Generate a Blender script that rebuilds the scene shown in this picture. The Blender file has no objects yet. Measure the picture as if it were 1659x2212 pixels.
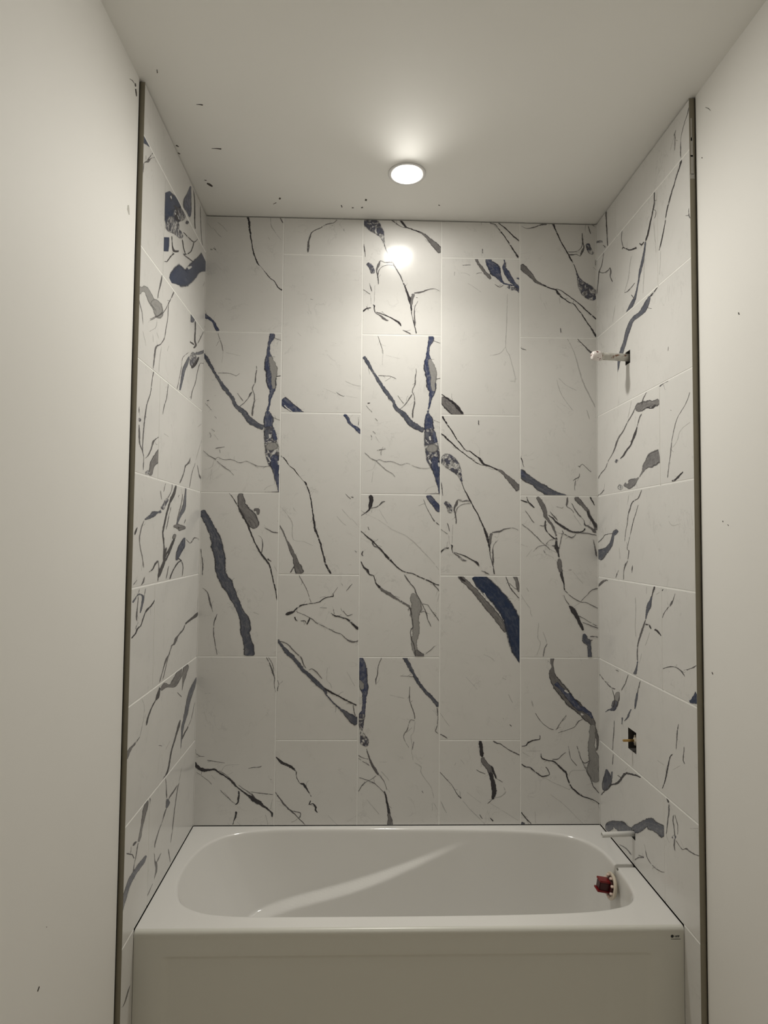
import bpy, bmesh, math, random
from mathutils import Vector, Matrix
random.seed(4)
SC = bpy.context.scene
COL = SC.collection

# ------------------------------------------------------------------ camera
cam_d = bpy.data.cameras.new('camera')
cam = bpy.data.objects.new('camera', cam_d)
COL.objects.link(cam)
R_ = ((0.99961, 0.02648, -0.00998), (-0.02690, 0.99866, -0.04408), (0.00880, 0.04433, 0.99898))  # right, forward, up
cam.matrix_world = Matrix(((R_[0][0], R_[0][2], -R_[0][1], 0.6270),
                           (R_[1][0], R_[1][2], -R_[1][1], -2.3071),
                           (R_[2][0], R_[2][2], -R_[2][1], 1.6274),
                           (0, 0, 0, 1)))
cam_d.sensor_fit = 'HORIZONTAL'
cam_d.sensor_width = 36.0
cam_d.lens = 36.0 * 1322.73 / 1659.0
cam_d.clip_start = 0.02
SC.camera = cam

# ------------------------------------------------------------------ world, lights, exposure
w = bpy.data.worlds.new('world'); SC.world = w; w.use_nodes = True
w.node_tree.nodes['Background'].inputs[0].default_value = (0.0, 0.0, 0.0, 1)
w.node_tree.nodes['Background'].inputs[1].default_value = 0.0
SC.view_settings.view_transform = 'Standard'
SC.view_settings.look = 'None'
SC.view_settings.gamma = 1.0
SC.view_settings.use_curve_mapping = False
SC.view_settings.exposure = 0.0
LIGHT_COL = (1.0, 0.972, 0.895)
ROOM_COL = (1.0, 0.972, 0.895)

def spot(name, loc, power, angle, blend, rad, col):
    d = bpy.data.lights.new(name, 'SPOT'); d.energy = power; d.spot_size = math.radians(angle); d.spot_blend = blend
    d.shadow_soft_size = rad; d.color = col
    o = bpy.data.objects.new(name, d); COL.objects.link(o); o.location = loc
    return o
P_ALC, P_DISC, P_ROOM = 63.0, 96.0, 32.0
al_ = spot('alcove_lamp_beam', (0.748, -0.296, 2.850), P_ALC, 163, 1.0, 0.045, LIGHT_COL)
al_.rotation_euler = (math.radians(-28), 0, 0)   # beam tilt added to dim the near wall and brighten the side walls
spot('room_lamp_beam', (0.75, -3.15, 2.850), P_ROOM, 120, 0.9, 0.06, ROOM_COL)

# ------------------------------------------------------------------ helpers
def link_mesh(name, verts, faces, mat=None, parent=None, smooth=False):
    me = bpy.data.meshes.new(name); me.from_pydata(verts, [], faces); me.update()
    if mat: me.materials.append(mat)
    if smooth:
        me.polygons.foreach_set('use_smooth', [True] * len(me.polygons))
    o = bpy.data.objects.new(name, me); COL.objects.link(o)
    if parent: o.parent = parent
    return o
def link_bm(name, bm, mat=None, parent=None, smooth=False):
    me = bpy.data.meshes.new(name); bm.normal_update(); bm.to_mesh(me); bm.free()
    if mat: me.materials.append(mat)
    if smooth:
        me.polygons.foreach_set('use_smooth', [True] * len(me.polygons))
    o = bpy.data.objects.new(name, me); COL.objects.link(o)
    if parent: o.parent = parent
    return o
def empty(name, loc):
    o = bpy.data.objects.new(name, None); COL.objects.link(o); o.location = loc; o.empty_display_size = 0.05
    return o
def tag(o, label, cat):
    o['label'] = label; o['category'] = cat
def keep(o, parent):            # parent without moving (mesh data are in world coordinates)
    o.parent = parent; o.matrix_parent_inverse = Matrix.Translation(-Vector(parent.location))
def add_box(bm, a, b):
    x0, y0, z0 = a; x1, y1, z1 = b
    v = [bm.verts.new(p) for p in ((x0,y0,z0),(x1,y0,z0),(x1,y1,z0),(x0,y1,z0),(x0,y0,z1),(x1,y0,z1),(x1,y1,z1),(x0,y1,z1))]
    for f in ((0,3,2,1),(4,5,6,7),(0,1,5,4),(1,2,6,5),(2,3,7,6),(3,0,4,7)):
        bm.faces.new([v[i] for i in f])
def lathe(profile, n, origin, axis, mat, name, parent=None, smooth=True, jit=None):
    """profile: (distance along the axis, radius)"""
    ax = Vector(axis).normalized()
    t = Vector((0, 0, 1)) if abs(ax.z) < 0.9 else Vector((0, 1, 0))
    e1 = ax.cross(t).normalized(); e2 = ax.cross(e1)
    O = Vector(origin); vs = []; fs = []
    for k, (d, r) in enumerate(profile):
        for i in range(n):
            a = 2 * math.pi * i / n
            rr = r * (1 + (jit(k, a) if jit else 0))
            vs.append(O + ax * d + (e1 * math.cos(a) + e2 * math.sin(a)) * rr)
    m = len(profile)
    for k in range(m - 1):
        for i in range(n):
            j = (i + 1) % n
            fs.append((k*n+i, k*n+j, (k+1)*n+j, (k+1)*n+i))
    if profile[0][1] > 1e-6: fs.append(tuple(range(n - 1, -1, -1)))
    if profile[-1][1] > 1e-6: fs.append(tuple((m-1)*n + i for i in range(n)))
    me = bpy.data.meshes.new(name); me.from_pydata([tuple(v) for v in vs], [], fs); me.update()
    bm = bmesh.new(); bm.from_mesh(me); bmesh.ops.remove_doubles(bm, verts=bm.verts, dist=1e-6)
    bmesh.ops.recalc_face_normals(bm, faces=bm.faces); bm.to_mesh(me); bm.free()
    if smooth: me.polygons.foreach_set('use_smooth', [len(p.vertices) < 5 for p in me.polygons])
    me.materials.append(mat)
    o = bpy.data.objects.new(name, me); COL.objects.link(o)
    if parent: keep(o, parent)
    return o

# ------------------------------------------------------------------ materials
class N:
    def __init__(s, name):
        s.m = bpy.data.materials.new(name); s.m.use_nodes = True; s.t = s.m.node_tree
        s.b = s.t.nodes['Principled BSDF']; s.out = s.t.nodes['Material Output']
    def n(s, typ, **kw):
        x = s.t.nodes.new(typ)
        for k, v in kw.items(): setattr(x, k, v)
        return x
    def l(s, a, b): s.t.links.new(a, b)
    def math(s, op, a, b=None, clamp=False):
        x = s.n('ShaderNodeMath', operation=op, use_clamp=clamp)
        for i, q in enumerate((a, b)):
            if q is None: continue
            if isinstance(q, (int, float)): x.inputs[i].default_value = q
            else: s.l(q, x.inputs[i])
        return x.outputs[0]
    def mix(s, f, a, b):
        x = s.n('ShaderNodeMix', data_type='RGBA')
        for i, q in ((0, f), (6, a), (7, b)):
            if isinstance(q, (int, float)): x.inputs[i].default_value = q
            elif isinstance(q, tuple): x.inputs[i].default_value = (*q, 1)
            else: s.l(q, x.inputs[i])
        return x.outputs[2]
    def noise(s, scale, detail=3, rough=0.5, dist=0.0, vec=None):
        x = s.n('ShaderNodeTexNoise'); x.inputs['Scale'].default_value = scale; x.inputs['Detail'].default_value = detail
        x.inputs['Roughness'].default_value = rough; x.inputs['Distortion'].default_value = dist
        s.l(vec if vec is not None else s.coord(), x.inputs['Vector'])
        return x.outputs['Fac']
    def coord(s):
        if not hasattr(s, '_c'): s._c = s.n('ShaderNodeTexCoord').outputs['Object']
        return s._c
    def ramp(s, f, stops):
        x = s.n('ShaderNodeValToRGB'); e = x.color_ramp.elements
        while len(e) > 2: e.remove(e[-1])
        for i, (p, c) in enumerate(stops):
            q = e[i] if i < 2 else e.new(p)
            q.position = p; q.color = (*c, 1) if len(c) == 3 else c
        s.l(f, x.inputs[0]); return x.outputs[0]
    def bump(s, h, strength, dist):
        x = s.n('ShaderNodeBump'); x.inputs['Strength'].default_value = strength; x.inputs['Distance'].default_value = dist
        s.l(h, x.inputs['Height']); s.l(x.outputs[0], s.b.inputs['Normal'])
def simple(name, col, rough=0.5, metal=0.0, var=0.06, scale=40.0, bump=0.0, spec=0.5):
    a = N(name); f = a.noise(scale, 4)
    c0 = tuple(max(0, k * (1 - var)) for k in col); c1 = tuple(min(1, k * (1 + var)) for k in col)
    a.l(a.mix(f, c0, c1), a.b.inputs['Base Color'])
    a.b.inputs['Roughness'].default_value = rough; a.b.inputs['Metallic'].default_value = metal
    a.b.inputs['Specular IOR Level'].default_value = spec
    if bump: a.bump(a.noise(scale * 4, 3), bump, 0.001)
    return a.m

TILE = (0.79, 0.775, 0.745)
def tile_finish(a):
    a.b.inputs['Roughness'].default_value = 0.20
    a.b.inputs['IOR'].default_value = 1.5
    a.bump(a.noise(420, 2), 0.10, 0.0006)
def tile_base(a):
    c = a.mix(a.noise(5, 4, 0.6), (0.705, 0.695, 0.668), (0.780, 0.762, 0.738))
    f = a.ramp(a.noise(18, 6, 0.65, 0.6), [(0.52, (0, 0, 0)), (0.78, (1, 1, 1))])
    f = a.math('MULTIPLY', f, 0.16)
    c = a.mix(f, c, (0.58, 0.58, 0.56))
    mp = a.n('ShaderNodeMapping'); a.l(a.coord(), mp.inputs[0]); mp.inputs['Rotation'].default_value = (0.5, 0.7, 0.4); mp.inputs['Scale'].default_value = (1.0, 2.2, 1.0)
    wn = a.noise(7.5, 5, 0.62, 0.9, mp.outputs[0])
    hair = a.math('SUBTRACT', 1.0, a.math('MULTIPLY', a.math('ABSOLUTE', a.math('SUBTRACT', wn, 0.5)), 75.0), clamp=True)
    gate = a.ramp(a.noise(9, 3, 0.6), [(0.50, (0, 0, 0)), (0.66, (1, 1, 1))])
    c = a.mix(a.math('MULTIPLY', a.math('MULTIPLY', hair, gate), 0.30), c, (0.30, 0.29, 0.28))
    fl = a.ramp(a.noise(130, 2, 0.5), [(0.70, (0, 0, 0)), (0.76, (1, 1, 1))])
    return a.mix(a.math('MULTIPLY', fl, a.math('MULTIPLY', gate, 0.35)), c, (0.25, 0.24, 0.23))
a = N('porcelain_tile'); a.l(tile_base(a), a.b.inputs['Base Color']); tile_finish(a); M_TILE = a.m

M_TEDGE = simple('unglazed_tile_edge', (0.90, 0.89, 0.86), 0.6, var=0.03)
# printed veins: a thin print layer on the tile face; attributes carry the body colour, the outline, mottling and edge jitter
a = N('porcelain_vein_print')
at1 = a.n('ShaderNodeAttribute', attribute_name='vc'); at2 = a.n('ShaderNodeAttribute', attribute_name='vk')
sep = a.n('ShaderNodeSeparateColor'); a.l(at2.outputs['Color'], sep.inputs[0])
mott, outl, jit = sep.outputs[0], sep.outputs[1], sep.outputs[2]
uv = a.n('ShaderNodeUVMap', uv_map='UVMap'); suv = a.n('ShaderNodeSeparateXYZ'); a.l(uv.outputs[0], suv.inputs[0])
cap = a.n('ShaderNodeUVMap', uv_map='cap'); scap = a.n('ShaderNodeSeparateXYZ'); a.l(cap.outputs[0], scap.inputs[0])
endd = a.math('MAXIMUM', a.math('SUBTRACT', 1.0, scap.outputs[0]), 0.0)
v = a.math('SQRT', a.math('ADD', a.math('MULTIPLY', suv.outputs[1], suv.outputs[1]), a.math('MULTIPLY', endd, endd)))
n1 = a.noise(170, 4, 0.65); n2 = a.noise(620, 3, 0.6)
n0 = a.noise(65, 2, 0.5)
j = a.math('ADD', a.math('SUBTRACT', n1, 0.5), a.math('MULTIPLY', a.math('SUBTRACT', n2, 0.5), 0.6))
j = a.math('ADD', j, a.math('MULTIPLY', a.math('SUBTRACT', n0, 0.5), 0.9))
vv = a.math('ADD', v, a.math('MULTIPLY', a.math('MULTIPLY', j, jit), 3.0))
def smooth(f, lo, hi):
    x = a.n('ShaderNodeMapRange', interpolation_type='SMOOTHSTEP'); x.inputs[1].default_value = lo; x.inputs[2].default_value = hi
    x.inputs[3].default_value = 0; x.inputs[4].default_value = 1; a.l(f, x.inputs[0]); return x.outputs[0]
mask = a.math('SUBTRACT', 1.0, smooth(vv, 0.84, 1.06))
edge = a.math('MULTIPLY', smooth(vv, 0.68, 0.88), outl)
cmb = a.n('ShaderNodeCombineXYZ'); a.l(a.math('MULTIPLY', suv.outputs[0], 14.0), cmb.inputs[0]); a.l(a.math('MULTIPLY', suv.outputs[1], 1.6), cmb.inputs[1]); a.l(sep.outputs[1], cmb.inputs[2])
body_n = a.noise(1.6, 6, 0.6, 1.2, cmb.outputs[0])
strk = a.math('SUBTRACT', 1.0, a.math('MULTIPLY', a.math('ABSOLUTE', a.math('SUBTRACT', body_n, 0.47)), 26.0), clamp=True)
body = a.mix(a.math('MULTIPLY', smooth(body_n, 0.46, 0.68), a.math('MULTIPLY', outl, 0.75)), at1.outputs['Color'], a.mix(0.45, at1.outputs['Color'], (0.34, 0.33, 0.32)))
body = a.mix(a.math('MULTIPLY', strk, a.math('MULTIPLY', outl, 0.55)), body, (0.022, 0.020, 0.026))
# cracked marble: ridges dark, islands white
mn = a.noise(38, 5, 0.62, 1.6)
ridge = a.math('SUBTRACT', 1.0, a.math('MULTIPLY', a.math('ABSOLUTE', a.math('SUBTRACT', mn, 0.5)), 11.0), clamp=True)
isl = smooth(a.noise(48, 4, 0.55, 1.0), 0.47, 0.56)
mcol = a.mix(isl, at1.outputs['Color'], (0.72, 0.71, 0.69))
mcol = a.mix(a.math('MULTIPLY', ridge, 0.85), mcol, (0.075, 0.07, 0.08))
c = a.mix(mott, body, mcol)
c = a.mix(edge, c, (0.022, 0.020, 0.026))
a.l(c, a.b.inputs['Base Color']); tile_finish(a)
brk = smooth(a.noise(55, 2), 0.26, 0.44)
al = a.math('MULTIPLY', mask, at1.outputs['Alpha'])
thin = a.math('SUBTRACT', 1.0, smooth(jit, 0.16, 0.36))      # broad veins never break up
al = a.math('MULTIPLY', al, a.math('MAXIMUM', brk, thin))
tr = a.n('ShaderNodeBsdfTransparent'); mx = a.n('ShaderNodeMixShader')
a.l(al, mx.inputs[0]); a.l(tr.outputs[0], mx.inputs[1]); a.l(a.b.outputs[0], mx.inputs[2]); a.l(mx.outputs[0], a.out.inputs[0])
M_VEIN = a.m

M_GROUT = simple('light_grout', (0.93, 0.92, 0.89), 0.8, var=0.03, scale=90)
M_BOARD_SHADE = simple('backer_board_and_cutout_shade', (0.06, 0.055, 0.05), 0.9, var=0.2, scale=60)
M_DRY = simple('painted_drywall', (0.885, 0.868, 0.832), 0.62, var=0.012, scale=6, bump=0.12, spec=0.3)
M_CEIL = simple('ceiling_paint', (0.905, 0.893, 0.857), 0.7, var=0.012, scale=5, bump=0.10, spec=0.3)
M_FLOOR = simple('pale_subfloor', (0.62, 0.56, 0.47), 0.7, var=0.1, scale=12)
M_TRIM = simple('brushed_metal_edge', (0.27, 0.245, 0.185), 0.45, metal=0.35, var=0.08, scale=30)
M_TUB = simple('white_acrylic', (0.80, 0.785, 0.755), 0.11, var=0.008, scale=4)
M_APRON_SHADED = simple('shaded_acrylic_apron', (0.70, 0.69, 0.63), 0.30, var=0.01, scale=4)  # same acrylic as the tub, colour darkened to stand for shade
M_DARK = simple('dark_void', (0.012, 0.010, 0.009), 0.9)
M_SCUFF = simple('scuff', (0.07, 0.06, 0.05), 0.8, var=0.3, scale=200)
M_SMUDGE = simple('plaster_smudge', (0.52, 0.50, 0.46), 0.8, var=0.1, scale=200)
M_INK = simple('black_print', (0.012, 0.012, 0.012), 0.5)
M_RED = simple('dark_red_plastic', (0.20, 0.006, 0.008), 0.25, var=0.1)
M_REDD = simple('darkest_red_plastic', (0.050, 0.001, 0.002), 0.3, var=0.1)
M_IVORY = simple('ivory_plastic', (0.70, 0.62, 0.50), 0.35, var=0.04)
M_POST = simple('pale_pink_plastic', (0.85, 0.68, 0.60), 0.3, var=0.04)
M_BRASS = simple('aged_brass', (0.46, 0.29, 0.10), 0.3, metal=0.8, var=0.2, scale=120)
M_NUT = simple('plastered_nut', (0.55, 0.49, 0.40), 0.6, var=0.25, scale=160)
M_WPIPE = simple('white_plastic_pipe', (0.74, 0.73, 0.70), 0.35, var=0.04)
M_TRIMW = simple('white_lamp_trim', (0.82, 0.81, 0.80), 0.4)
a = N('rusty_white_pipe')
f = a.ramp(a.noise(85, 5, 0.6), [(0.60, (0, 0, 0)), (0.68, (1, 1, 1))])
g = a.ramp(a.noise(50, 3), [(0.4, (0, 0, 0)), (0.7, (1, 1, 1))])
c = a.mix(g, (0.66, 0.64, 0.59), (0.52, 0.50, 0.45)); a.l(a.mix(f, c, (0.22, 0.10, 0.05)), a.b.inputs['Base Color'])
a.b.inputs['Roughness'].default_value = 0.45; M_RUST = a.m
a = N('pipe_cap_white')
f = a.ramp(a.noise(110, 3, 0.6), [(0.55, (0, 0, 0)), (0.59, (1, 1, 1))])
a.l(a.mix(f, (0.86, 0.80, 0.77), (0.13, 0.03, 0.03)), a.b.inputs['Base Color']); a.b.inputs['Roughness'].default_value = 0.3; M_CAP = a.m
a = N('glowing_diffuser'); a.b.inputs['Base Color'].default_value = (0.9, 0.9, 0.88, 1)
a.b.inputs['Emission Color'].default_value = (1.0, 0.97, 0.90, 1); a.b.inputs['Emission Strength'].default_value = P_DISC; M_GLOW = a.m

# ------------------------------------------------------------------ the three tiled walls
XR = 1.5032; SL = 0.0130 / 0.72; SR = 0.0044 / 0.72      # side walls splay open very slightly
CEIL = 2.8600; P = 0.305; Z0 = 2.7127; RIM = 0.5717
UF_L, UF_R = 0.6850, 0.6820
def W(wl, u, z, n=0.0):
    if wl == 'b': return (u, -n, z)
    if wl == 'L': return (SL * u + n, -u, z)
    return (XR + SR * u - n, -u, z)
CB = [0.0, 0.2945, 0.5986, 0.9010, 1.2046, XR]
def row(k): return Z0 - k * P
TOP = CEIL - 0.0042; BOT = RIM + 0.0022
TILES = {}                                                # key -> (wall, u0, u1, z0, z1)
for i in range(5):
    ks = [None, 1, 3, 5, None] if i % 2 == 0 else [None, 0, 2, 4, 6, None]
    for j in range(len(ks) - 1):
        zt = TOP if ks[j] is None else row(ks[j]); zb = BOT if ks[j + 1] is None else row(ks[j + 1])
        TILES['b%d%s' % (i + 1, 'abcde'[j])] = ('b', CB[i], CB[i + 1], zb, zt)
UA = {'L': 0.1913, 'R': 0.1886}
for wl, uf in (('L', UF_L), ('R', UF_R)):
    for k in range(-1, 9):
        zt = TOP if k < 0 else row(k); zb = max(row(k + 1), 0.004)
        if k <= 6:
            uj = UA[wl] if k % 2 else UA[wl] + P
            kk = 't' if k < 0 else str(k)
            TILES['%s%si' % (wl, kk)] = (wl, 0.0, uj, zb, zt)
            TILES['%s%so' % (wl, kk)] = (wl, uj, uf, zb, zt)
        else:
            TILES['%s%do' % (wl, k)] = (wl, 0.5985, uf, zb, zt)
HOLES = {'R1o': (0.2555, 0.2930, 2.2290, 2.2730), 'R5o': (0.2515, 0.3125, 0.9375, 1.0060), 'R6i': (0.2700, 0.2985, 0.6570, 0.6870)}

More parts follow.
